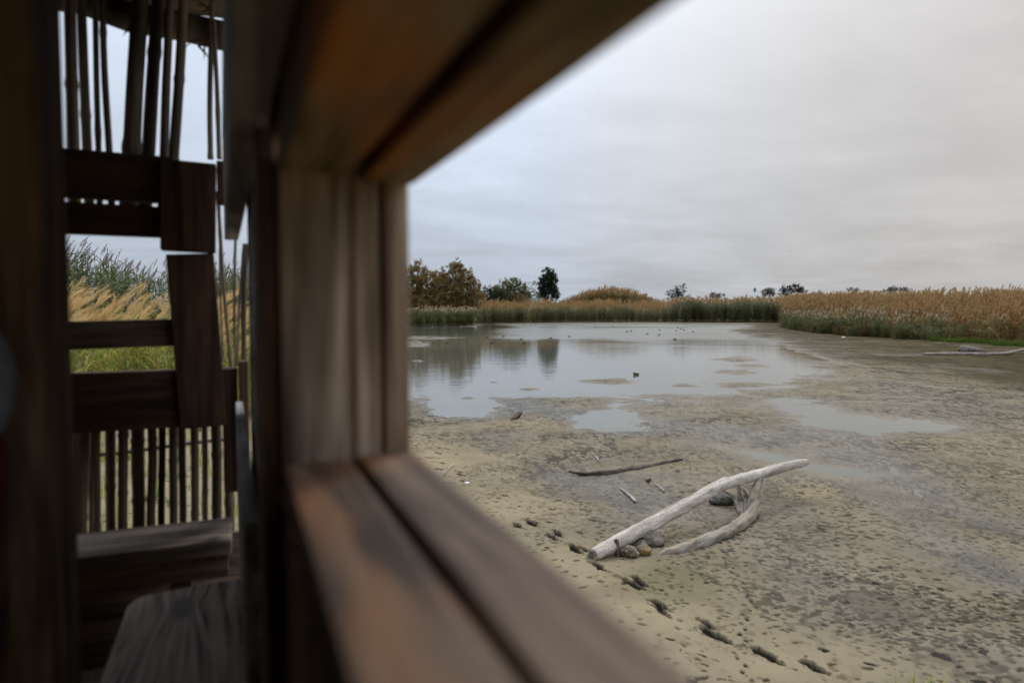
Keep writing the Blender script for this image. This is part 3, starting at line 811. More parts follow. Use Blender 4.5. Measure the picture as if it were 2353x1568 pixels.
for i, (a, bq, w) in enumerate([((500, 440), (532, 860), 9), ((541, 540), (541, 850), 7), ((560, 560), (545, 840), 6), ((565, 560), (560, 840), 14), ((505, 470), (512, 830), 5)]):
    Yc = EY + 0.12 + 0.02 * i
    cane([at_y(*a, Yc), at_y((a[0] + bq[0]) / 2 - 3, (a[1] + bq[1]) / 2, Yc), at_y(*bq, Yc)], w / FOC * 2.2 / 2, 130 + i)
# tie sticks across the canes
V, Fc = tube([at_y(*p, EY + 0.26) - HO for p in [(60, -28), (190, 2), (300, 34), (420, 62), (560, 92), (640, 112)]], [.045, .045, .046, .048, .05, .05], 12, 0.35, 3, freq=14)
mesh_obj('cross_branch', V, Fc, W_BARK, hide, smooth=True)
V, Fc = tube([at_y(*p, EY + 0.16) - HO for p in [(140, 1046), (260, 1042), (340, 1031), (430, 1018), (520, 1008), (570, 1004)]], [.007] * 6, 7, 0.2, 5)
mesh_obj('tie_rod', V, Fc, W_DRIFT, hide, smooth=True)
# shreds of dry leaf on the top branch
sv, sf = [], []
rnd = random.Random(4)
for (px, py) in [(300, 60), (440, 95), (455, 105), (470, 95), (520, 45), (525, 60), (468, 12), (480, 20), (505, 105), (535, 112), (538, 190), (530, 210)]:
    p = at_y(px, py, EY + 0.22) - HO
    for _ in range(3):
        d = Vector((rnd.uniform(-1, 1), 0.1, rnd.uniform(-1.0, 0.5))).normalized() * rnd.uniform(.03, .07)
        s = d.cross(Vector((0, 1, 0))).normalized() * 0.004
        n = len(sv); sv += [p - s, p + s, p + d * .6 + s * .8 + Vector((0, 0, .004)), p + d]
        sf.append((n, n + 1, n + 2, n + 3))
mesh_obj('dry_leaf_shreds', sv, sf, M_CANE, hide)['kind'] = 'stuff'

# benches ------------------------------------------------------------
def bench(loc, label, parts):
    t_ = empty('bench', loc, label, 'bench', 'benches inside the hide')
    for nm, box, mt, bev in parts:
        plank(nm, box, mt, t_, bev)
    return t_


fz = EZ - 1.15
b1 = bench((-0.6, 2.3, fz), 'end bench of one grey plank below the cane screen', [
    ('seat', (-0.95, 0.575, -0.11, 0.135, 0.405, 0.45), W_SEATX, 0.006),
    ('apron', (-0.95, 0.565, -0.095, -0.06, 0.335, 0.404), W_X, 0.003),
    ('leg', (0.40, 0.46, -0.05, 0.02, 0, 0.404), W_X, 0.004), ('leg', (-0.9, -0.84, -0.05, 0.02, 0, 0.404), W_X, 0.004)])
# side bench, seat with a rounded corner
t_ = empty('bench', (-0.12, 0.6, fz), 'side bench plank with rounded corner and big knot, beside the slot window', 'bench', 'benches inside the hide')
outl = [(0.13, -1.3), (0.13, 1.275), (0.02, 1.262)]
for k in range(7):
    an = math.radians(90 + k * 15)
    outl.append((-0.075 + 0.055 * math.cos(an), 1.195 + 0.055 * math.sin(an)))
outl += [(-0.13, -1.3)]
bm = bmesh.new()
lo = [bm.verts.new((x, y, 0.405)) for x, y in outl]
f_ = bm.faces.new(lo)
ext = bmesh.ops.extrude_face_region(bm, geom=[f_])
bmesh.ops.translate(bm, vec=(0, 0, 0.045), verts=[v for v in ext['geom'] if isinstance(v, bmesh.types.BMVert)])
bmesh.ops.recalc_face_normals(bm, faces=bm.faces)
bmesh.ops.bevel(bm, geom=[e for e in bm.edges if abs(e.verts[0].co.z - e.verts[1].co.z) < 1e-4], offset=0.006, segments=2, affect='EDGES')
sm = bpy.data.meshes.new('seat'); bm.to_mesh(sm); bm.free()
# seat wood with a real knot: rings bend round it
m, nt, b = new_mat('knotty_seat')
t = nt.nodes.new('ShaderNodeTexCoord')
sepk = node(nt, 'ShaderNodeSeparateXYZ', I={0: t.outputs['Object']})
kx = math_n(nt, 'DIVIDE', math_n(nt, 'SUBTRACT', sepk.outputs[0], -0.01), 0.05)
ky = math_n(nt, 'DIVIDE', math_n(nt, 'SUBTRACT', sepk.outputs[1], 1.13), 0.14)
r2k = math_n(nt, 'ADD', math_n(nt, 'MULTIPLY', kx, kx), math_n(nt, 'MULTIPLY', ky, ky))
push = math_n(nt, 'DIVIDE', math_n(nt, 'MULTIPLY', kx, 1.6), math_n(nt, 'ADD', r2k, 0.55))
wv_ = node(nt, 'ShaderNodeTexNoise', I={'Vector': node(nt, 'ShaderNodeCombineXYZ', I={
    0: math_n(nt, 'MULTIPLY', math_n(nt, 'SUBTRACT', kx, math_n(nt, 'MULTIPLY', push, -0.7)), 1.5), 1: math_n(nt, 'MULTIPLY', sepk.outputs[1], 1.2), 2: 0.0}).outputs[0],
    'Scale': 2.2, 'Detail': 5.0, 'Roughness': 0.6, 'Distortion': 0.3})
ck = ramp(nt, wv_.outputs[0], [(0.36, (0.05, 0.037, 0.027)), (0.48, (0.31, 0.24, 0.18)), (0.68, (0.52, 0.43, 0.34))])
kn = ramp(nt, r2k, [(0.0, 1.0), (0.16, 0.9), (0.30, 0.0)])
ck = mix_c(nt, math_n(nt, 'MULTIPLY', kn, 0.8), ck, (0.10, 0.09, 0.085))
nt.links.new(ck, b.inputs['Base Color']); b.inputs['Roughness'].default_value = 0.75
sm.materials.append(m)
link(bpy.data.objects.new('seat', sm), t_)
plank('leg', (-0.09, -0.03, 0.95, 1.02, 0, 0.404), W_X, t_, 0.004)
plank('leg', (-0.09, -0.03, -1.1, -1.03, 0, 0.404), W_X, t_, 0.004)

# cloth hanging at the very edge of the view
M_GREYCLOTH = plain_mat('grey_cloth', (0.20, 0.20, 0.20), 0.9, 0.15, 40)
M_REDCLOTH = plain_mat('dark_red_cloth', (0.10, 0.012, 0.018), 0.9, 0.2, 40)
jk = empty('hanging_jacket', at_y(-70, 1000, 1.0), 'grey and dark red jacket hanging on the roof post, at the very edge', 'jacket')
def drape(name, pts, rad, mat):
    P = spline(pts, 5)
    V, Fc = tube([Vector(p[:3]) - jk.location for p in P], [p[3] for p in P], 12, 0.15, 9, freq=9)
    return mesh_obj(name, V, Fc, mat, jk, smooth=True)
ja = lambda px, py, r: (*at_y(px - 14, py, 0.98), r)
drape('hood', [ja(-60, 745, .012), ja(-52, 780, .030), ja(-50, 860, .040), ja(-52, 950, .036), ja(-60, 1010, .030)], None, M_GREYCLOTH)
drape('sleeve', [ja(-66, 985, .034), ja(-64, 1080, .042), ja(-70, 1200, .040), ja(-84, 1330, .034), ja(-90, 1400, .020)], None, M_REDCLOTH)

# ------------------------------------------------------------------ driftwood, stones and stakes on the mud
def limb(name, ctrl, mat, seg=14, m=8, rough=0.18, seed=0, jag=0.0, hollow=0.0, freq=7.0, parent=None, knots=()):
    """ctrl: (world point, radius); the object's own x axis runs along the wood"""
    P = spline([(*p, r) for p, r in ctrl], m)
    p0, p1 = Vector(P[0][:3]), Vector(P[-1][:3])
    xa = (p1 - p0).normalized()
    ya = Vector((0, 0, 1)).cross(xa)
    if ya.length < 0.05: ya = Vector((0, 1, 0))
    ya.normalize(); za = xa.cross(ya)
    Rm = Matrix((xa, ya, za)).transposed().to_4x4()
    Mw = Matrix.Translation(p0) @ Rm
    inv = Mw.inverted()
    def kb(t, an):
        return sum(h * math.exp(-((t - kt) / 0.012) ** 2 - (min(abs(an - ka), 6.283 - abs(an - ka)) / 0.5) ** 2) for kt, ka, h in knots)
    V, Fc = tube([inv @ Vector(p[:3]) for p in P], [p[3] for p in P], seg, rough, seed, jag, freq, hollow, bump=kb if knots else None)
    o = mesh_obj(name, V, Fc, mat, None, smooth=True)
    if parent:
        o.parent = parent; o.matrix_local = parent.matrix_basis.inverted() @ Mw
    else: o.matrix_basis = Mw
    return o


Pd = at_depth
big = limb('driftwood_log', [(Pd(1363, 1273, 6.56), .058), (Pd(1373, 1268, 6.60), .066), (Pd(1420, 1244, 6.84), .070), (Pd(1500, 1200, 7.20), .071), (Pd(1590, 1152, 7.62), .070),
           (Pd(1640, 1122, 7.88), .069), (Pd(1690, 1103, 8.12), .066), (Pd(1740, 1090, 8.36), .064), (Pd(1800, 1072, 8.68), .060), (Pd(1838, 1064, 8.9), .056), (Pd(1847, 1062, 8.95), .044)],
           W_BLEACH, 28, 12, 0.16, 3, 0.06, 0.05, 9.0, knots=((0.55, 4.5, .16), (0.3, 1.0, .1), (0.85, 2.0, .12)))
tag(big, 'long bleached white log propped up at a slant over the mud', 'log', 'logs lying on the mud flat')
# curved grey log with its upturned fork and roots
fk = empty('driftwood_branch', ground(1640, 1240), 'curved grey driftwood branch whose forked end props up the white log', 'branch', 'logs lying on the mud flat')
dz = lambda v, h: Vector((v.x, v.y, h))
def on_mud(px, py, h):
    v = ground(px, py, 0.04)
    return Vector((v.x, v.y, mud_z(v.x, v.y) + h))
g_ = lambda px, py, h: on_mud(px, py, h - 0.04)
limb('trunk', [(g_(1510, 1277, .03), .014), (g_(1530, 1270, .05), .034), (g_(1560, 1266, .06), .056), (g_(1600, 1254, .065), .060), (g_(1650, 1238, .07), .064), (g_(1690, 1218, .08), .068),
      (g_(1716, 1199, .09), .074), (g_(1729, 1187, .13), .074), (Pd(1731, 1150, 8.12), .066), (Pd(1734, 1128, 8.2), .052), (Pd(1742, 1108, 8.28), .040), (Pd(1748, 1097, 8.32), .030)],
      W_DRIFT, 18, 7, 0.28, 7, 0.03, 0.01, 11.0, fk, knots=((0.12, 1.5, .5), (0.3, 0.6, .3), (0.42, 2.2, .3), (0.66, 3, .35)))
limb('root', [(g_(1708, 1186, .03), .05), (Pd(1704, 1158, 8.3), .045), (Pd(1699, 1140, 8.32), .032), (Pd(1697, 1118, 8.34), .020), (Pd(1696, 1112, 8.34), .015)], W_DRIFT, 12, 6, 0.3, 12, 0.02, 0, 12, fk)
limb('root', [(g_(1704, 1182, .04), .045), (Pd(1694, 1155, 8.38), .036), (Pd(1682, 1136, 8.45), .028), (Pd(1666, 1127, 8.5), .022), (Pd(1656, 1126, 8.52), .014)], W_DRIFT, 12, 6, 0.3, 13, 0.02, 0, 12, fk)
limb('root', [(g_(1716, 1190, .05), .05), (Pd(1715, 1150, 8.25), .032), (Pd(1712, 1132, 8.26), .022), (Pd(1708, 1124, 8.27), .014)], W_DRIFT, 12, 5, 0.3, 14, 0.02, 0, 12, fk)
limb('root', [(g_(1720, 1192, .04), .04), (g_(1738, 1188, .05), .026), (g_(1745, 1186, .02), .012)], W_DARK, 10, 4, 0.3, 15, 0.02, 0, 12, fk)

br = limb('fallen_branch', [(g_(1308, 1086, .09), .016), (g_(1340, 1086, .065), .030), (g_(1400, 1082, .06), .038), (g_(1440, 1075, .055), .042), (g_(1500, 1066, .05), .040), (g_(1545, 1058, .05), .030), (g_(1566, 1054, .05), .022)],
          W_DARK, 14, 8, 0.35, 21, 0.03, 0.01, 9)
tag(br, 'thin dark wet branch lying flat behind the white log', 'branch')
for i, (a, bq, ra, rb, h0, h1, lab) in enumerate([
        ((1424, 1118), (1461, 1150), .009, .017, .052, .065, 'pale stick slanting out of the mud before the dark branch'),
        ((1502, 1106), (1526, 1127), .006, .012, .05, .06, 'short thin stick behind the middle of the white log'),
        ((1361, 1040), (1375, 1056), .006, .010, .05, .055, 'tiny thin twig on the mud beyond the dark branch')]):
    s = limb('stick', [(g_(*a, h0), ra), (g_((a[0] + bq[0]) / 2, (a[1] + bq[1]) / 2, (h0 + h1) / 2 + .01), (ra + rb) / 2), (g_(*bq, h1), rb)], W_PALE, 8, 5, 0.2, 30 + i)
    tag(s, lab, 'stick', 'sticks in the mud')
s = limb('stick', [(g_(1478, 1094, .03), .008), (g_(1488, 1101, .06), .022), (g_(1493, 1104, .09), .020)], W_DARK, 8, 4, 0.3, 37); tag(s, 'dark pointed peg lying between the branch and the white log', 'stick', 'sticks in the mud')
s = limb('driftwood_piece', [(g_(1174, 962, .05), .02), (g_(1186, 959, .09), .055), (g_(1196, 957, .16), .055)], W_DARK, 10, 4, 0.35, 38, 0.03); tag(s, 'short dark stub of driftwood alone beyond the near mud', 'driftwood')
s = limb('stick', [(g_(1020, 1099, .06), .006), (g_(1032, 1086, .06), .008), (g_(1042, 1077, .06), .007)], W_PALE, 7, 4, 0.2, 39); tag(s, 'thin pale straw by the window post on the sandy shore', 'stick', 'sticks in the mud')
for i, (px, yb_, yt, lean, lab) in enumerate([(1420, 1287, 1239, -4, 'dark upright stake in front of the white log'), (1428, 1276, 1252, -5, 'short dark stake under the white log'),
                                              (1415, 1259, 1231, -7, 'dark stake tip showing behind the white log')]):
    g = ground(px, yb_)
    d_ = (g - EYE).dot(F)
    tp = Pd(px + lean, yt, d_)
    s = limb('stake', [(dz(g, -.06), .028), (g.lerp(tp, .5), .026), (tp, .023)], W_DARK, 10, 5, 0.25, 40 + i, 0.012)
    tag(s, lab, 'stake', 'stakes holding the white log')


def stone(name, px, py, w, h, dpt, mat, seed, label, cut=0.0, rough=0.25, sink=0.25, flat=None):
    """w, h as seen; stands on the mud at (px, py)"""
    g = ground(px, py)
    d_ = (g - EYE).dot(F)
    sx, sz = w / FOC * d_ / 2, h / FOC * d_ / 2 * 0.72
    bm = bmesh.new()
    bmesh.ops.create_icosphere(bm, subdivisions=4, radius=1.0)
    rnd = random.Random(seed)
    planes = [(Vector((rnd.uniform(-1, 1), rnd.uniform(-1, 1), rnd.uniform(-.6, 1))).normalized(), rnd.uniform(.62, .86)) for _ in range(int(cut))]
    for v in bm.verts:
        n = v.co.normalized()
        p = n.copy()
        for pn, pd in planes:
            q = p.dot(pn)
            if q > pd: p -= pn * (q - pd) * 0.92
        p *= 1 + rough * 0.5 * mnoise.noise(n * 1.5 + Vector((seed, 0, 0))) + rough * 0.35 * mnoise.noise(n * 4 + Vector((0, seed, 0))) + rough * 0.18 * mnoise.noise(n * 10 + Vector((0, seed, 0)))
        v.co = Vector((p.x * sx, p.y * sx * dpt, p.z * sz))
    me_ = bpy.data.meshes.new(name); bm.to_mesh(me_); bm.free()
    me_.materials.append(mat)
    me_.polygons.foreach_set('use_smooth', [True] * len(me_.polygons))
    o = link(bpy.data.objects.new(name, me_))
    fw = Vector((F.x, F.y, 0)).normalized()
    lc = g + fw * (sx * dpt * 0.7)
    o.location = Vector((lc.x, lc.y, mud_z(lc.x, lc.y) + sz * (1 - 2 * sink)))
    o.rotation_euler = (0, 0, -YAW + rnd.uniform(-.2, .2))
    tag(o, label, 'stone', 'stones under the driftwood')
    return o


def stone_mat(name, c1, c2, c3, moss=None):
    m, nt, b = new_mat(name)
    t = nt.nodes.new('ShaderNodeTexCoord')
    n = node(nt, 'ShaderNodeTexNoise', I={'Vector': t.outputs['Object'], 'Scale': 16.0, 'Detail': 8.0, 'Roughness': 0.7})
    n2 = node(nt, 'ShaderNodeTexNoise', I={'Vector': t.outputs['Object'], 'Scale': 5.0, 'Detail': 4.0})
    c = ramp(nt, n.outputs[0], [(0.34, c1), (0.5, c2), (0.68, c3)])
    if moss: c = mix_c(nt, math_n(nt, 'MULTIPLY', ramp(nt, n2.outputs[0], [(0.48, 0.0), (0.62, 1.0)]), 0.75), c, moss)
    nt.links.new(c, b.inputs['Base Color']); b.inputs['Roughness'].default_value = 0.75
    bp = node(nt, 'ShaderNodeBump', I={'Height': n.outputs[0], 'Strength': 0.8, 'Distance': 0.02})
    nt.links.new(bp.outputs[0], b.inputs['Normal'])
    return m


S_GREY = stone_mat('grey_rock', (0.059, 0.049, 0.038), (0.153, 0.124, 0.095), (0.247, 0.205, 0.162))
S_DARK = stone_mat('dark_wet_rock', (0.02, 0.018, 0.015), (0.07, 0.062, 0.052), (0.20, 0.18, 0.155), (0.06, 0.065, 0.02))
S_BROWN = stone_mat('brown_rock', (0.05, 0.034, 0.018), (0.14, 0.09, 0.045), (0.24, 0.17, 0.10), (0.20, 0.10, 0.025))
S_LUMP = stone_mat('shelly_rock', (0.035, 0.028, 0.02), (0.14, 0.10, 0.065), (0.46, 0.36, 0.26), (0.10, 0.08, 0.03))
S_TAN = stone_mat('tan_rock', (0.09, 0.08, 0.055), (0.19, 0.165, 0.115), (0.30, 0.26, 0.19))
stone('stone', 1664, 1167, 58, 40, 0.8, S_DARK, 2, 'dark wet rock beside the forked roots', 3, 0.3, 0.2)
stone('stone', 1500, 1264, 62, 62, 0.8, S_GREY, 5, 'largest grey boulder under the white log', 6, 0.3, 0.2)
stone('stone', 1474, 1269, 36, 30, 0.8, S_TAN, 8, 'small square tan stone in front of the boulder', 6, 0.15, 0.2)
stone('stone', 1480, 1286, 38, 36, 0.9, S_BROWN, 10, 'smooth rounded brown stone in the front of the pile', 1, 0.12, 0.15)
stone('stone', 1447, 1292, 40, 42, 0.85, S_LUMP, 13, 'rough crusted stone next to the upright stake', 2, 0.6, 0.2)
stone('stone', 1453, 1262, 30, 34, 0.5, S_GREY, 17, 'pale flat stone between the stake and boulder', 5, 0.2, 0.2)
# scrap of clear plastic
M_PLAS, nt, b = new_mat('clear_plastic'); b.inputs['Base Color'].default_value = (0.7, 0.75, 0.82, 1); b.inputs['Roughness'].default_value = 0.15
rnd = random.Random(2)
pv = [Pd(1464 + rnd.uniform(-9, 9), 1243 + rnd.uniform(-5, 5), 7.15 + rnd.uniform(-.04, .04)) for _ in range(16)]
bm = bmesh.new()
for p in pv: bm.verts.new(p - ground(1464, 1262))
bmesh.ops.convex_hull(bm, input=bm.verts)
me_ = bpy.data.meshes.new('plastic_scrap'); bm.to_mesh(me_); bm.free(); me_.materials.append(M_PLAS)
o = link(bpy.data.objects.new('plastic_scrap', me_)); o.location = ground(1464, 1262); tag(o, 'crumpled shiny plastic scrap caught under the white log', 'litter')
# white block on the shore
blk = ground(1073, 1117, .05)
bm = box_data(-.035, .035, -.03, .03, 0, .06, 0.004, random.Random(1), 0.003)
me_ = bpy.data.meshes.new('block'); bm.to_mesh(me_); bm.free(); me_.materials.append(plain_mat('whitewashed_block', (0.62, 0.54, 0.46), 0.8, 0.25, 60, bump=0.4))
o = link(bpy.data.objects.new('block', me_)); o.location = blk; o.rotation_euler = (0.1, 0.05, 0.3); tag(o, 'small whitish cube lying on the sandy shore by the prints', 'block')

# far-right pale trunk with the hollow stump behind it
rl = limb('driftwood_log', [(g_(2121, 815, .10), .060), (g_(2160, 816, .11), .076), (g_(2215, 817, .11), .082), (g_(2260, 818, .11), .082), (g_(2305, 818, .12), .078), (g_(2330, 817, .19), .074), (g_(2352, 816, .27), .068), (g_(2390, 812, .34), .062), (g_(2440, 806, .38), .045)],
          wood_mat('grey_trunk', (0.105, 0.083, 0.066), (0.240, 0.202, 0.171), (0.390, 0.338, 0.294), 0, scale=0.8, stain=(0.38, 0.17, 0.06), stain_amt=0.35, fleck=0.3), 14, 9, 0.16, 61, 0.05, 0.03, 5, knots=((0.33, 1.2, .25), (0.6, 1.6, .22), (0.15, 1.4, .2)))
tag(rl, 'long straight pale trunk below the rusty reeds with an upturned end', 'log', 'logs lying on the mud flat')
W_STUMP = wood_mat('stump_wood', (0.05, 0.043, 0.034), (0.14, 0.12, 0.095), (0.25, 0.22, 0.18), 0, fleck=0.3)
st_ = empty('hollow_stump', ground(2222, 811), 'grey hollow stump with a flat slab behind the long pale trunk', 'stump')
c0 = ground(2216, 811)
limb('stump_body', [(c0 + Rr * -0.28 + Vector((0, 0, .12)), .10), (c0 + Rr * -0.12 + Vector((0, 0, .19)), .20), (c0 + Rr * 0.10 + Vector((0, 0, .21)), .21), (c0 + Rr * 0.28 + Vector((0, 0, .19)), .17)], W_STUMP, 16, 5, 0.35, 70, 0.03, 0.12, 6, st_)
limb('slab', [(c0 + Rr * 0.26 + Vector((0, 0, .20)), .17), (c0 + Rr * 0.6 + Vector((0, 0, .17)), .15), (c0 + Rr * 1.05 + Vector((0, 0, .13)), .11), (c0 + Rr * 1.3 + Vector((0, 0, .06)), .05)], W_STUMP, 12, 5, 0.25, 71, 0.05, 0, 6, st_)
# distant pale scrap
o = stone('stone', 1938, 778, 9, 6, 0.8, plain_mat('white_stone', (0.7, 0.66, 0.58), 0.8, 0.2, 6), 30, 'lone whitish stone on the mud before the green reeds', 4, 0.4, 0.2)
o['group'] = 'lone stones'

# ------------------------------------------------------------------ ducks
def skin_mesh(name, pts, edges, radii, mat, sub=2):
    me_ = bpy.data.meshes.new(name + '_src'); me_.from_pydata(pts, edges, [])
    o_ = bpy.data.objects.new(name + '_src', me_); COL.objects.link(o_)
    sk = o_.modifiers.new('skin', 'SKIN'); sk.use_smooth_shade = True
    for v, r in zip(me_.skin_vertices[0].data, radii): v.radius = r
    me_.skin_vertices[0].data[1].use_root = True
    ss = o_.modifiers.new('sub', 'SUBSURF'); ss.levels = sub; ss.render_levels = sub
    dg = bpy.context.evaluated_depsgraph_get()
    out = bpy.data.meshes.new_from_object(o_.evaluated_get(dg)); out.name = name
    bpy.data.objects.remove(o_); bpy.data.meshes.remove(me_)
    out.materials.append(mat)
    out.polygons.foreach_set('use_smooth', [True] * len(out.polygons))
    return out


M_DUCK = plain_mat('duck_plumage', (0.085, 0.058, 0.036), 0.75, 0.55, 22)
M_DUCKG = plain_mat('duck_plumage_grey', (0.13, 0.115, 0.10), 0.75, 0.55, 18)
M_BILL = plain_mat('duck_bill', (0.06, 0.055, 0.04), 0.5, 0.1)
duck_up = skin_mesh('duck', [(-.24, 0, .09), (-.10, 0, .06), (.06, 0, .06), (.14, 0, .09), (.165, 0, .17), (.185, 0, .225), (.22, 0, .225), (.265, 0, .208)],
                    [(0, 1), (1, 2), (2, 3), (3, 4), (4, 5), (5, 6), (6, 7)], [(.018, .03), (.08, .09), (.085, .095), (.06, .06), (.032, .032), (.042, .042), (.034, .032), (.010, .018)], M_DUCK)
duck_rest = skin_mesh('duck', [(-.24, 0, .08), (-.10, 0, .06), (.07, 0, .06), (.14, 0, .09), (.13, 0, .15), (.08, .02, .165), (.02, .03, .155)],
                      [(0, 1), (1, 2), (2, 3), (3, 4), (4, 5), (5, 6)], [(.02, .035), (.085, .095), (.09, .10), (.065, .065), (.045, .04), (.042, .038), (.015, .02)], M_DUCK)
duck_g = duck_up.copy(); duck_g.materials.clear(); duck_g.materials.append(M_DUCKG)
rnd = random.Random(8)


def duck(px, py, mesh, label, group, rz=None, sc=0.58):
    o = link(bpy.data.objects.new('duck', mesh))
    o.location = ground(px, py) + Vector((0, 0, -0.004))
    o.rotation_euler = (0, 0, (rnd.choice((0, math.pi)) + rnd.uniform(-.5, .5) - YAW) if rz is None else rz)
    o.scale = (sc,) * 3
    tag(o, label, 'duck', group)
    return o


duck(1460, 861, duck_rest, 'nearest brown duck, alone on the calm water before the small mud islet', 'ducks on the pond', math.pi - YAW, 0.55)
k5 = lambda cx, cy: ((1400 + cx * .4675) / 1.488, (1050 + cy * .4675) / 1.488)
for (cx, cy, ms, lab) in [(270, 262, duck_up, 'brown duck in the dark tree reflection, closest to the pale mud spit'), (343, 197, duck_g, 'dark duck within the big tree reflection, near the far shore'),
                          (185, 207, duck_g, 'small duck at the tip of the pale mud spit')]:
    duck(*k5(cx, cy), ms, lab, 'ducks on the pond')
for cx, cy in [(565, 220), (598, 261), (685, 215), (817, 236), (834, 262), (1030, 229), (1166, 216)]:
    duck(*k5(cx, cy), rnd.choice((duck_up, duck_rest, duck_g)), 'small dark duck on the rippled water above the dark tree reflections', 'ducks above the tree reflections')
for cx, cy in [(1356, 150), (1485, 140), (1590, 181), (1620, 176), (1737, 198), (1828, 170), (1824, 205), (1948, 174), (1960, 151), (1985, 160), (2006, 168), (2072, 181), (1938, 237)]:
    duck(*k5(cx, cy), rnd.choice((duck_up, duck_rest, duck_rest)), 'tiny dark duck in the scattered flock on the bright far water', 'flock on the bright far water')
for cx, cy in [(840, 134), (885, 136), (916, 133), (512, 155)]:
    duck(*k5(cx, cy), duck_g, 'tiny greyish duck close under the far reed bank', 'ducks under the far bank')
# gull in the air
gm = skin_mesh('bird', [(-.2, 0, 0), (0, 0, 0), (.18, 0, .01), (.02, .30, .10), (-.05, .62, .04), (.02, -.30, .10), (-.05, -.62, .04), (.27, 0, 0)],
               [(0, 1), (1, 2), (1, 3), (3, 4), (1, 5), (5, 6), (2, 7)], [(.03, .02), (.07, .06), (.05, .05), (.06, .012), (.02, .006), (.06, .012), (.02, .006), (.012, .012)], plain_mat('gull_feathers', (0.4, 0.4, 0.42), 0.8, 0.2))
o = link(bpy.data.objects.new('bird', gm)); o.scale = (.6,) * 3; o.location = Pd(1817, 577, 110); o.rotation_euler = (0.2, 0, 1.2); tag(o, 'small bird flying alone in the grey sky', 'bird')

# ------------------------------------------------------------------ reeds: a few modelled clumps, set out stem by stem over the beds
class Leafy:
    def __init__(s): s.v, s.f, s.m = [], [], []
    def ribbon(s, pts, ws, side, mi):
        n = len(s.v)
        for p, w in zip(pts, ws):
            s.v.append(p - side * (w / 2)); s.v.append(p + side * (w / 2))
        for i in range(len(pts) - 1):
            s.f.append((n + 2 * i, n + 2 * i + 1, n + 2 * i + 3, n + 2 * i + 2)); s.m.append(mi)
    def mesh(s, name, mats):
        me_ = bpy.data.meshes.new(name)
        me_.from_pydata([tuple(v) for v in s.v], [], s.f)
        for m_ in mats: me_.materials.append(m_)
        me_.polygons.foreach_set('material_index', s.m)
        me_.update()
        return me_


def reed_clump(name, seed, mats, n=8, spread=0.35, h=3.2, hv=0.18, leaves=10, leaf_l=0.45, leaf_w=0.024, stem_w=0.016, plume=0.30, plume_n=18, plume_w=0.018,
               plume_p=0.85, lean=0.10, wind=0.25, leaf_lo=0.12, droop=0.5, plume_spread=0.07):
    """mats: stem, leaf, plume"""
    rnd = random.Random(seed)
    L = Leafy()
    for _ in range(n):
        r_, a_ = spread * math.sqrt(rnd.random()), rnd.uniform(0, 6.283)
        base = Vector((r_ * math.cos(a_), r_ * math.sin(a_), -0.05))
        hh = h * (1 - hv * rnd.random())
        ld = Vector((rnd.gauss(wind * 0.35, lean), rnd.gauss(0, lean), 1.0)).normalized()
        bend = Vector((rnd.uniform(0, wind), rnd.uniform(-.1, .1), 0)) * 0.35
        pt = lambda t: base + ld * (hh * t) + bend * (hh * t * t * 0.5)
        yaw_ = rnd.uniform(0, 6.283)
        side = Vector((math.cos(yaw_), math.sin(yaw_), 0))
        L.ribbon([pt(t) for t in (0, .35, .7, 1.0)], [stem_w, stem_w, stem_w * .8, stem_w * .5], side, 0)
        for k in range(leaves):
            t = leaf_lo + (0.95 - leaf_lo) * (k + rnd.random()) / leaves
            p = pt(t)
            an = rnd.uniform(0, 6.283)
            out = Vector((math.cos(an) + wind * 0.6, math.sin(an), 0)).normalized()
            ll = leaf_l * rnd.uniform(.6, 1.15)
            rise = rnd.uniform(.5, 1.1)
            sd_ = Vector((-out.y, out.x, rnd.uniform(-.4, .4))).normalized()
            dr = droop * rnd.uniform(.5, 1.4)
            L.ribbon([p, p + out * ll * .35 + Vector((0, 0, rise * ll * .35)), p + out * ll * .7 + Vector((0, 0, ll * (rise * .55 - dr * .15))), p + out * ll + Vector((0, 0, ll * (rise * .6 - dr * .55)))],
                     [leaf_w * .6, leaf_w, leaf_w * .8, leaf_w * .1], sd_, 1)
        if plume and rnd.random() < plume_p:
            top = pt(1.0)
            pl = plume * rnd.uniform(.75, 1.2)
            ax = (ld + Vector((wind * 0.6, 0, 0)) * rnd.uniform(.3, 1.2) + bend).normalized()
            for k in range(plume_n):
                t = k / plume_n
                p = top + ax * (pl * t) + Vector((wind, 0, -0.25)) * (pl * t * t * .35)
                an = rnd.uniform(0, 6.283)
                o_ = Vector((math.cos(an) + wind * 1.6, math.sin(an), rnd.uniform(.2, 1.0))).normalized()
                bl = plume_spread * (1 - .55 * t) * rnd.uniform(.7, 1.5) * (pl / .3)
                e = p + ax * bl * 1.2 + o_ * bl
                e2 = e + Vector((wind * bl * .6, 0, -bl * .35)) + ax * bl * .4
                sd_ = ax.cross(o_)
                sd_ = sd_.normalized() if sd_.length > 1e-3 else side
                L.ribbon([p, e, e2], [plume_w * .6, plume_w, plume_w * .3], sd_, 2)
    return L.mesh(name, mats)


def clump_collection(name, specs):
    c_ = bpy.data.collections.new(name)
    for i, me_ in enumerate(specs):
        o_ = bpy.data.objects.new('%s_%02d' % (name, i), me_)
        c_.objects.link(o_)
    return c_


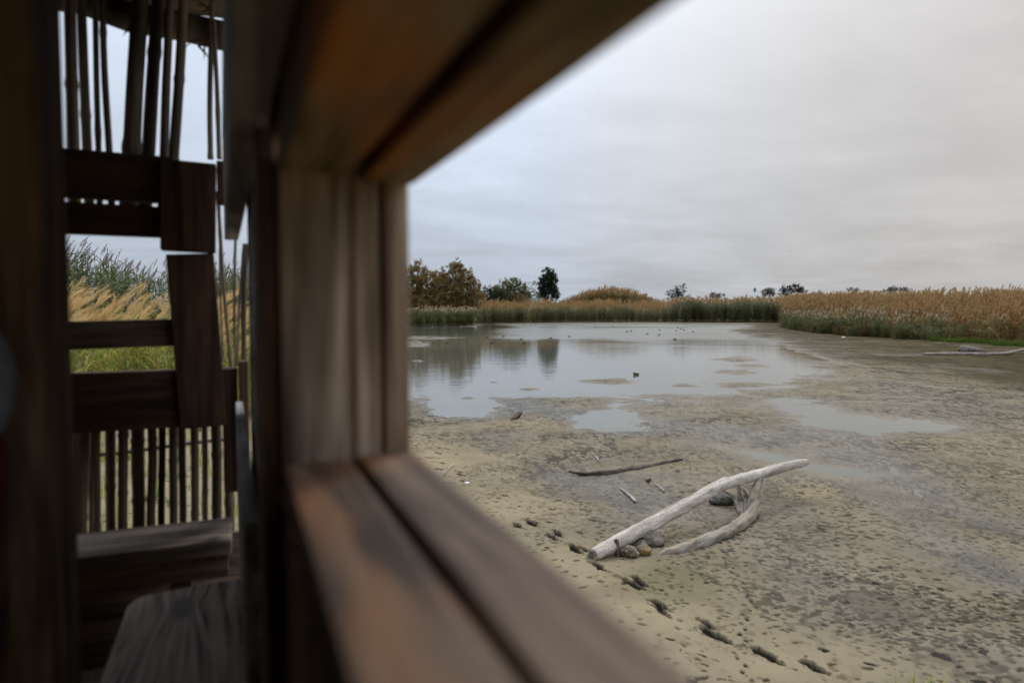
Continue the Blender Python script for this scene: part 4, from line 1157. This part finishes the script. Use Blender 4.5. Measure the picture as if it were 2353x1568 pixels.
def scatter(name, pts, rots, scls, idxs, collection, label, cat):
    """one bed of plants as a single mass"""
    n = len(pts)
    me_ = bpy.data.meshes.new(name)
    me_.vertices.add(n); me_.vertices.foreach_set('co', np.asarray(pts, np.float32).ravel())
    a = me_.attributes.new('rot', 'FLOAT_VECTOR', 'POINT'); a.data.foreach_set('vector', np.asarray(rots, np.float32).ravel())
    a = me_.attributes.new('scl', 'FLOAT_VECTOR', 'POINT'); a.data.foreach_set('vector', np.asarray(scls, np.float32).ravel())
    a = me_.attributes.new('pick', 'INT', 'POINT'); a.data.foreach_set('value', np.asarray(idxs, np.int32))
    o_ = link(bpy.data.objects.new(name, me_))
    ng = bpy.data.node_groups.new(name + '_nodes', 'GeometryNodeTree')
    ng.interface.new_socket('Geometry', in_out='INPUT', socket_type='NodeSocketGeometry')
    ng.interface.new_socket('Geometry', in_out='OUTPUT', socket_type='NodeSocketGeometry')
    gi, go = ng.nodes.new('NodeGroupInput'), ng.nodes.new('NodeGroupOutput')
    ci = ng.nodes.new('GeometryNodeCollectionInfo'); ci.inputs['Collection'].default_value = collection
    ci.inputs['Separate Children'].default_value = True; ci.inputs['Reset Children'].default_value = True
    iop = ng.nodes.new('GeometryNodeInstanceOnPoints'); iop.inputs['Pick Instance'].default_value = True
    def attr(nm, ty):
        q = ng.nodes.new('GeometryNodeInputNamedAttribute'); q.data_type = ty; q.inputs['Name'].default_value = nm
        return next(s for s in q.outputs if s.enabled and s.name == 'Attribute')
    ng.links.new(gi.outputs[0], iop.inputs['Points'])
    ng.links.new(ci.outputs[0], iop.inputs['Instance'])
    ng.links.new(attr('pick', 'INT'), iop.inputs['Instance Index'])
    e2r = ng.nodes.new('FunctionNodeEulerToRotation'); ng.links.new(attr('rot', 'FLOAT_VECTOR'), e2r.inputs[0])
    ng.links.new(e2r.outputs[0], iop.inputs['Rotation'])
    ng.links.new(attr('scl', 'FLOAT_VECTOR'), iop.inputs['Scale'])
    ng.links.new(iop.outputs[0], go.inputs[0])
    md = o_.modifiers.new('plants', 'NODES'); md.node_group = ng
    tag(o_, label, cat, kind='stuff')
    return o_


GREEN, PALEG, RUST, BUFF, DEEP, STRAW, OLIVE = [], [], [], [], [], [], []
specs = []
def add(lst, **kw):
    specs.append(reed_clump('clump', len(specs) + 1, **kw)); lst.append(len(specs) - 1)
for _ in range(4): add(PALEG, mats=[L_STEM, L_GREEN, L_PALE], n=7, h=2.4, leaves=14, leaf_w=.03, plume=.30, plume_n=20, plume_w=.03, wind=.3, plume_spread=.09, plume_p=.6)
for _ in range(4): add(GREEN, mats=[L_STEM, L_GREEN, L_BROWN], n=9, h=2.4, leaves=15, leaf_w=.032, plume=0, wind=.2)
for _ in range(5): add(RUST, mats=[L_STEM, L_RUST, L_BUFF] if False else [L_RUST, L_RUST, L_PLUME], n=7, h=3.2, leaves=12, leaf_l=.5, leaf_w=.026, plume=.34, plume_n=18, plume_w=.03, wind=.35, plume_spread=.08, plume_p=.6)
for _ in range(3): add(BUFF, mats=[L_STEM, L_OLIVE, L_PLUME], n=7, h=3.2, leaves=11, leaf_w=.026, plume=.34, plume_n=18, plume_w=.03, wind=.35, plume_spread=.08)
for _ in range(4): add(DEEP, mats=[L_STEM, L_DEEP, L_BROWN], n=9, h=2.6, leaves=15, leaf_w=.038, plume=0, wind=.2)
for _ in range(3): add(STRAW, mats=[L_STRAW, L_STRAW, L_PLUME], n=8, h=3.4, leaves=6, leaf_w=.022, plume=.36, plume_n=14, plume_w=.03, wind=.3, lean=.16)
for _ in range(3): add(OLIVE, mats=[L_STEM, L_OLIVE, L_PLUME], n=9, h=4.0, leaves=16, leaf_l=.6, leaf_w=.045, plume=.45, plume_n=14, plume_w=.045, wind=.3, plume_p=.7)
FARC = clump_collection('reed_clumps', specs)
NPR = np.random.default_rng(7)


def along(line, step):
    P = [ground(*p) for p in line]
    out = []
    for (a, b_), (pa, pb) in zip(zip(P[:-1], P[1:]), zip(line[:-1], line[1:])):
        n = max(1, int((b_ - a).length / step))
        for i in range(n):
            t = (i + NPR.random()) / n
            out.append((a.lerp(b_, t), pa[0] + (pb[0] - pa[0]) * t))
    return out


def bed(name, line, depth, step, chooser, label, cat='reed bed', col=FARC, z0=0.03, ragged=2.6):
    pts, rots, scls, ids = [], [], [], []
    for p, px in along(line, step):
        out = Vector((p.x, p.y, 0)).normalized()
        s = NPR.uniform(0, step)
        while s < depth:
            r = chooser(px, s)
            if r:
                i, sc_ = r
                q = p + out * (s + (float(vnoise(np.array(px * .045), np.array(1.5), 33)) - .55) * ragged + NPR.normal(0, step * .3)) + Vector((NPR.normal(0, step * .4), NPR.normal(0, step * .4), 0))
                pts.append((q.x, q.y, z0)); rots.append((NPR.normal(0, .05), NPR.normal(0, .05), NPR.normal(0, .7)))
                w = min(1.25, max(.8, sc_))
                scls.append((w, w, sc_)); ids.append(i)
            s += step * (1 + 0.06 * s) * NPR.uniform(.7, 1.3)
    return scatter(name, pts, rots, scls, ids, col, label, cat)


pick = lambda l: int(NPR.choice(l))
sm1 = lambda a, b_, x: float(sstep(a, b_, np.array(float(x))))


def ch_right(px, s):
    dry = sm1(2050, 2330, px + NPR.normal(0, 70))
    n_ = 0.85 + 0.3 * float(vnoise(np.array(px * .02), np.array(s * .3), 5))
    if s < 0.6 + NPR.random(): return (None if NPR.random() < .35 else ((pick(RUST), NPR.uniform(.2, .4)) if NPR.random() < .25 + .4 * dry else (pick(GREEN), NPR.uniform(.2, .55) * n_)))
    if s < 4.5:
        hgt_ = (1.25 + s * 0.24) * NPR.uniform(.85, 1.15) * n_
        if NPR.random() < .15 + dry * (0.5 + s * .12): return (pick(RUST) if NPR.random() < .6 else pick(BUFF)), hgt_ * 1.12 / 3.2
        return (pick(PALEG) if NPR.random() < .55 else pick(GREEN)), hgt_ / 2.4
    hgt_ = min(3.75, 2.4 + (s - 4.5) * .16) * NPR.uniform(.88, 1.08)
    if px < 2010 and s < 8 and NPR.random() < .6: return pick(GREEN), hgt_ * .8 / 2.4
    return (pick(RUST) if NPR.random() < .45 + .4 * dry else pick(BUFF)), hgt_ / 3.2


bed('reed_bed', [(2460, 806), (2352, 798), (2250, 791), (2150, 786), (2000, 777), (1880, 767), (1825, 758), (1803, 751)], 26, 0.5, ch_right,
    'rusty and green reed bed with pale plumes along the near bank')


def ch_far(px, s):
    n_ = 0.85 + 0.3 * float(vnoise(np.array(px * .03), np.array(s * .3), 9))
    tall = sm1(1500, 1580, px)
    if s < 2.6:
        return pick(DEEP), (1.9 + 1.0 * tall + .25 * s) * n_ * NPR.uniform(.85, 1.1) / 2.6
    if s < 6 and tall > .5 and NPR.random() < .65: return pick(DEEP), 3.3 * n_ / 2.6
    return (pick(STRAW) if NPR.random() < .5 * (1 - tall) else pick(BUFF)), (3.15 + .75 * tall) * n_ * NPR.uniform(.9, 1.1) / 3.3


bed('reed_bed', [(1850, 742), (1800, 741), (1700, 740.3), (1560, 739.6), (1400, 739.6), (1300, 740), (1180, 741.5), (1100, 743.5)], 12, 0.6, ch_far,
    'dark green reed belt with buff tops along the far shore')


def ch_left(px, s):
    if s < .7: return pick(GREEN), NPR.uniform(.35, .6)
    return (pick(PALEG) if NPR.random() < .4 else pick(GREEN)), NPR.uniform(.75, .95) * (1 if s < 3 else 1.1)


bed('reed_bed', [(1086, 747), (1040, 748.3), (980, 749.5), (900, 750)], 4.5, 0.45, ch_left, 'bright green reed clump below the big tamarisk tree')
bed('reed_bed', [(1222, 737.6), (1180, 737.6), (1130, 738)], 5, 0.45, lambda px, s: (pick(STRAW), (5.3 - abs(px - 1178) * .05) * NPR.uniform(.8, 1.05) / 3.6), 'pale straw-coloured dead reeds standing between the tamarisk and dark tree')


def ch_mound(px, s):
    top = np.interp(px, [1270, 1300, 1350, 1390, 1430, 1470, 1510, 1530], [3.4, 4.4, 6.3, 6.9, 6.5, 5.4, 4.0, 3.2])
    return (pick(OLIVE)), top * NPR.uniform(.8, 1.0) / 4.3


bed('cane_thicket', [(1525, 733), (1450, 733), (1380, 733), (1320, 733), (1275, 733)], 7, 0.55, ch_mound, 'domed olive thicket of tall cane rising above the far reeds', 'cane thicket')

# grass strip under the right-hand reeds
def tuft(seed, n=26, h=.35, w=.012, mats=None, spread=.16):
    rnd = random.Random(seed); L = Leafy()
    for _ in range(n):
        a_ = rnd.uniform(0, 6.283); r_ = spread * math.sqrt(rnd.random())
        p = Vector((r_ * math.cos(a_), r_ * math.sin(a_), -.01)); o_ = Vector((math.cos(a_ + rnd.uniform(-1, 1)), math.sin(a_ + rnd.uniform(-1, 1)), 0))
        hh = h * rnd.uniform(.5, 1.1); b_ = rnd.uniform(.1, .6)
        L.ribbon([p, p + o_ * hh * b_ * .3 + Vector((0, 0, hh * .5)), p + o_ * hh * b_ * .7 + Vector((0, 0, hh * .85)), p + o_ * hh * b_ * 1.15 + Vector((0, 0, hh * .95))], [w * .8, w, w * .7, w * .1], Vector((-o_.y, o_.x, rnd.uniform(-.3, .3))), 0)
    return L.mesh('tuft', mats or [L_GRASS])


GRC = clump_collection('grass_tufts', [tuft(i) for i in range(4)] + [tuft(10 + i, 14, .5, .014, [L_LIME]) for i in range(2)])
bed('bank_grass', [(2460, 808), (2352, 801), (2290, 797), (2200, 790), (2140, 787)], 1.6, 0.2, lambda px, s: (int(NPR.integers(0, 4)), NPR.uniform(.7, 1.5)) , 'bright green grass strip at the foot of the rusty reeds', 'grass', GRC)

# ------------------------------------------------------------------ reeds seen through the cane screen
NS = []
nspecs = []
def nadd(lst, **kw):
    nspecs.append(reed_clump('near_clump', 300 + len(nspecs), **kw)); lst.append(len(nspecs) - 1)
N_TALL, N_GOLD, N_LEAF, N_MID = [], [], [], []
for _ in range(4): nadd(N_TALL, mats=[L_STEM, L_GREEN, L_BROWN], n=6, h=4.0, leaves=22, leaf_l=.55, leaf_w=.04, plume=.38, plume_n=26, plume_w=.012, wind=.35, plume_spread=.035, leaf_lo=.25, lean=.07, hv=.12)
for _ in range(4): nadd(N_GOLD, mats=[L_STRAW, L_LIME, L_GOLD], n=6, h=2.6, leaves=9, leaf_l=.5, leaf_w=.022, plume=.42, plume_n=40, plume_w=.008, wind=.7, plume_spread=.10, lean=.14, hv=.25, plume_p=1.0)
for _ in range(2): nadd(N_LEAF, mats=[L_STRAW, L_STRAW, L_GOLD], n=7, h=1.6, leaves=9, leaf_l=.5, leaf_w=.02, plume=.36, plume_n=34, plume_w=.008, wind=.6, lean=.25, droop=.8, plume_p=.5)
for _ in range(3): nadd(N_LEAF, mats=[L_LIME, L_LIME, L_GOLD], n=8, h=1.7, leaves=13, leaf_l=.5, leaf_w=.026, plume=0, wind=.3, lean=.2, droop=.8)
for _ in range(3): nadd(N_MID, mats=[L_STEM, L_LIME, L_GOLD], n=8, h=3.0, leaves=18, leaf_l=.5, leaf_w=.03, plume=0, wind=.3)
for _ in range(2): nadd(N_MID, mats=[L_STRAW, L_STRAW, L_GOLD], n=6, h=2.2, leaves=6, leaf_l=.5, leaf_w=.018, plume=0, wind=.5, lean=.35)
NEARC = clump_collection('near_reed_clumps', nspecs)


def ch_near(px, s):
    left = sm1(330, 120, px)
    if s < 1.6: return pick(N_LEAF), NPR.uniform(.5, .95) * (.45 + .35 * s)
    if s < 6.2:
        r = NPR.random()
        if r < .32: return pick(N_GOLD), NPR.uniform(.82, 1.06) * (.80 + .06 * s) * (1 - 0.12 * sm1(420, 560, px))
        if r < .66: return pick(N_LEAF), NPR.uniform(.8, 1.15)
        return pick(N_MID), NPR.uniform(.7, .85)
    if s < 8 and NPR.random() < .6: return pick(N_MID), NPR.uniform(.8, 1.05)
    return pick(N_TALL), NPR.uniform(.84, 1.0) * (1 + .16 * left)


bed('tall_grass_bed', [(700, 962), (580, 964), (420, 968), (260, 975), (120, 985), (20, 990)], 13, 0.36, ch_near, 'tall green cane and golden plumed reeds outside the cane screen', 'reed bed', NEARC)
pts, rots, scls, ids = [], [], [], []
for _ in range(150):
    q = ground(NPR.uniform(120, 620), NPR.uniform(980, 1330) ** 1.0, .04)
    if NPR.random() > np.interp(q.length, [5, 9, 14], [.35, .5, 1.0]): continue
    pts.append((q.x, q.y, .04)); rots.append((0, 0, NPR.uniform(0, 6.28))); k_ = NPR.uniform(.4, .9); scls.append((k_,) * 3); ids.append(int(NPR.choice([0, 4, 5, 4, 5])))
scatter('grass_tufts', pts, rots, scls, ids, GRC, 'thin green grass tufts on the sandy ground outside the cane screen', 'grass')
# blades at the foot of the hide
pts = []
for px, py in [(2105, 1588), (2165, 1592), (2130, 1600), (2060, 1605)]:
    q = ground(px, py, .05); pts.append((q.x, q.y, .04))
scatter('grass_blades', pts, [(0, 0, k * 1.7) for k in range(4)], [(.35, .35, .30)] * 4, [4, 5, 4, 5], GRC, 'few green grass blades poking up at the lower edge of the mud', 'grass')

# ------------------------------------------------------------------ trees
def tree(name, d, base_px, base_py, lobes, cols, seed, label, cat='tree', group=None, per=14, size=.34, dens=1.0, limbs=True, upward=.6):
    """lobes: (px, py, rx, ry) outline pieces as seen, each given real depth"""
    rnd = random.Random(seed)
    base = at_depth(base_px, base_py, d); base.z = 0.03
    root = empty(name, base, label, cat, group)
    L = Leafy(); tint_ = []
    fw = Vector((F.x, F.y, 0)).normalized()
    cents = []
    s_ = d / FOC
    for (px, py, rx, ry) in lobes:
        c_ = at_depth(px, py, d) - base
        a_, b_ = rx * s_, ry * s_
        ncl = max(6, int(dens * 26 * a_ * b_))
        for _ in range(ncl):
            while True:
                u = Vector((rnd.uniform(-1, 1), rnd.uniform(-1, 1), rnd.uniform(-1, 1)))
                if .3 < u.length < 1: break
            u *= (0.55 + 0.5 * rnd.random()) / max(.55, u.length)
            if rnd.random() < .22: u *= rnd.uniform(1.05, 1.38)
            elif rnd.random() < .22: continue
            cc = c_ + Rr * (u.x * a_) + fw * (u.y * a_ * .8) + Vector((0, 0, u.z * b_))
            cc.z = max(.2, cc.z)
            cents.append(cc)
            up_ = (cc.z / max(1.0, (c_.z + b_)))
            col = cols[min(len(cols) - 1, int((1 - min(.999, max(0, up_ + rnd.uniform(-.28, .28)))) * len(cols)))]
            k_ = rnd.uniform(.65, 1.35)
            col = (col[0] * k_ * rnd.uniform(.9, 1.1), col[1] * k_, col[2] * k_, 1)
            dirc = (Vector((u.x * Rr.x + u.y * fw.x, u.x * Rr.y + u.y * fw.y, u.z + upward))).normalized()
            for _ in range(per):
                dd = (dirc + Vector((rnd.gauss(0, .5), rnd.gauss(0, .5), rnd.gauss(0, .4)))).normalized()
                p = cc + Vector((rnd.gauss(0, 1), rnd.gauss(0, 1), rnd.gauss(0, 1))) * size * .45
                ln = size * rnd.uniform(.5, 1.3)
                sdv = dd.cross(Vector((rnd.uniform(-1, 1), rnd.uniform(-1, 1), .3)))
                if sdv.length < 1e-3: continue
                sdv.normalize()
                L.ribbon([p, p + dd * ln * .5 + Vector((0, 0, .02)), p + dd * ln], [size * .16, size * .26, size * .05], sdv, 0)
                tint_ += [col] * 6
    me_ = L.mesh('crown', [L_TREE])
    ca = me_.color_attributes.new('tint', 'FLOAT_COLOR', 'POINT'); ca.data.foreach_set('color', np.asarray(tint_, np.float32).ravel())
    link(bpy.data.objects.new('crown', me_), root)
    hgt_ = max(c_.z for c_ in cents)
    tv, tf = tube([Vector((0, 0, -.1)), Vector((.05, 0, hgt_ * .2)), Vector((-.1, .1, hgt_ * .45))], [hgt_ * .035, hgt_ * .028, hgt_ * .018], 9, .2, seed)
    mesh_obj('trunk', tv, tf, W_BARK, root, smooth=True)
    if limbs:
        for c_ in rnd.sample(cents, min(len(cents), 22)):
            st = Vector((rnd.uniform(-.2, .2), rnd.uniform(-.2, .2), hgt_ * rnd.uniform(.02, .3)))
            mid = st.lerp(c_, .5) + Vector((rnd.uniform(-.3, .3), rnd.uniform(-.3, .3), rnd.uniform(-.2, .5)))
            P = spline([tuple(st), tuple(mid), tuple(c_)], 4)
            tv, tf = tube([Vector(p) for p in P], [hgt_ * .013 * (1 - .85 * i / (len(P) - 1)) for i in range(len(P))], 6, .1, seed)
            mesh_obj('limb', tv, tf, W_BARK, root, smooth=True)
    return root


tree('tamarisk_tree', 108, 1010, 741, [(958, 634, 22, 30), (985, 652, 34, 30), (1012, 668, 38, 36), (1040, 636, 26, 28), (1050, 618, 13, 17), (1072, 640, 17, 20), (1090, 662, 16, 22), (1070, 672, 26, 26), (1020, 705, 52, 28), (1085, 706, 28, 22), (945, 690, 34, 46), (905, 650, 40, 50), (1000, 700, 55, 38), (1090, 694, 26, 34), (960, 706, 45, 32), (1040, 672, 40, 34), (1060, 718, 45, 20), (1105, 716, 22, 22)],
     [(.22, .145, .056), (.28, .18, .065), (.27, .22, .085), (.38, .19, .05), (.21, .16, .06)], 3, 'big rust and olive tamarisk tree next to the window post', group='trees round the pond', dens=1.9, per=24, size=.30)
tree('tamarisk_tree', 118, 1165, 735, [(1160, 660, 20, 14), (1180, 654, 14, 14), (1198, 664, 12, 16), (1142, 672, 16, 12), (1170, 680, 34, 16), (1150, 690, 30, 16), (1206, 680, 12, 16)], [(.15, .15, .065), (.165, .15, .06), (.21, .15, .055)], 5, 'small olive tamarisk behind the pale straw reeds', group='trees round the pond', dens=1.7, per=20)
tree('shrub', 116, 1122, 735, [(1118, 670, 15, 13), (1138, 678, 16, 12), (1120, 680, 20, 14), (1135, 688, 20, 15), (1152, 690, 16, 14), (1168, 698, 20, 12), (1108, 700, 18, 20), (1150, 698, 20, 14), (1125, 712, 28, 16)], [(.04, .05, .024), (.06, .045, .02)], 6, 'low dark shrub between the two tamarisks', 'shrub', 'trees round the pond', limbs=False)
tree('cypress_like_tree', 135, 1258, 728, [(1252, 652, 12, 28), (1261, 645, 11, 28), (1270, 650, 10, 24), (1246, 664, 9, 22), (1259, 675, 20, 16), (1276, 680, 9, 10)], [(.034, .046, .024), (.040, .050, .027), (.046, .05, .025)], 7, 'dense dark green upright tree standing alone above the reeds', group='trees round the pond', per=26, dens=1.8, upward=1.2)
tree('small_tree', 150, 1555, 722, [(1562, 668, 11, 11), (1568, 661, 6, 8), (1545, 676, 14, 8), (1553, 672, 10, 10), (1556, 684, 18, 7)], [(.028, .038, .022), (.034, .042, .024)], 8, 'small dark two-lobed tree right of the cane thicket', group='trees round the pond', upward=.9)
for i, (lb, lab) in enumerate([
        ([(1648, 680, 15, 6), (1640, 682, 10, 5)], 'low round bush on the far side of the reeds'),
        ([(1762, 672, 9, 7), (1772, 670, 8, 8), (1766, 678, 14, 5)], 'small round dark tree left of the largest distant tree'),
        ([(1808, 664, 13, 8), (1825, 663, 15, 8), (1840, 668, 10, 6), (1818, 672, 28, 8)], 'largest dark distant tree with a wide round crown'),
        ([(1875, 675, 14, 4)], 'flat low bush right of the largest distant tree'),
        ([(1955, 665, 9, 3), (1962, 667, 9, 3)], 'tiny low bush on top of the flat rise'),
        ([(2050, 664, 11, 6), (2066, 665, 13, 5), (2040, 669, 8, 4), (2075, 669, 9, 4)], 'dark distant tree at the end of the flat rise')]):
    px = sum(l[0] for l in lb) / len(lb)
    dd_ = 260 if i not in (4, 5) else 350
    tree('distant_tree', dd_, px, 700, lb, [(.026, .032, .018), (.032, .038, .02)], 20 + i, lab, 'tree', 'distant trees', per=14, size=.7, dens=.40, limbs=False)

# giant cane stalks beside the dark upright tree
gc = empty('giant_cane', dz(at_depth(1222, 704, 128), 0.03), 'few tall bright green cane stalks left of the dark upright tree', 'cane')
rnd = random.Random(12)
for px, top in [(1210, 655), (1216, 648), (1222, 645), (1231, 640), (1227, 662), (1236, 668), (1204, 672)]:
    L = Leafy()
    b0 = dz(at_depth(px + rnd.uniform(-4, 2), 704, 128), 0) - gc.location; t0_ = at_depth(px, top, 128) - gc.location
    L.ribbon([b0, b0.lerp(t0_, .5) + Rr * -.15, t0_], [.09, .08, .03], Rr, 0)
    for k in range(16):
        t = rnd.uniform(.45, .95); p = b0.lerp(t0_, t); s = rnd.choice((-1, 1)); ll = rnd.uniform(.6, 1.0)
        o_ = Rr * s * .8 + F * rnd.uniform(-.5, .5)
        L.ribbon([p, p + o_ * ll * .5 + Vector((0, 0, ll * .35)), p + o_ * ll + Vector((0, 0, ll * .15))], [.08, .13, .02], Vector((0, 0, 1)), 1)
    link(bpy.data.objects.new('stalk', L.mesh('stalk', [L_STEM, L_GREEN])), gc)
# mast far off
mb = dz(at_depth(1733, 704, 260), .05)
ms = empty('mast', mb, 'thin pale mast with a small box on top, far behind the reeds', 'mast')
topz = at_depth(1733, 668, 260).z - mb.z
V, Fc = tube([Vector((0, 0, 0)), Vector((0, 0, topz * .5)), Vector((0, 0, topz))], [.22, .18, .15], 8)
M_MAST = plain_mat('mast_paint', (0.45, 0.55, 0.6), 0.5, 0.1)
mesh_obj('pole', V, Fc, M_MAST, ms, smooth=True)
plank('antenna_box', (-.45, .45, -.25, .25, topz - .3, topz + 1.1), plain_mat('mast_green', (0.12, 0.2, 0.16), 0.5, 0.1), ms, .05)
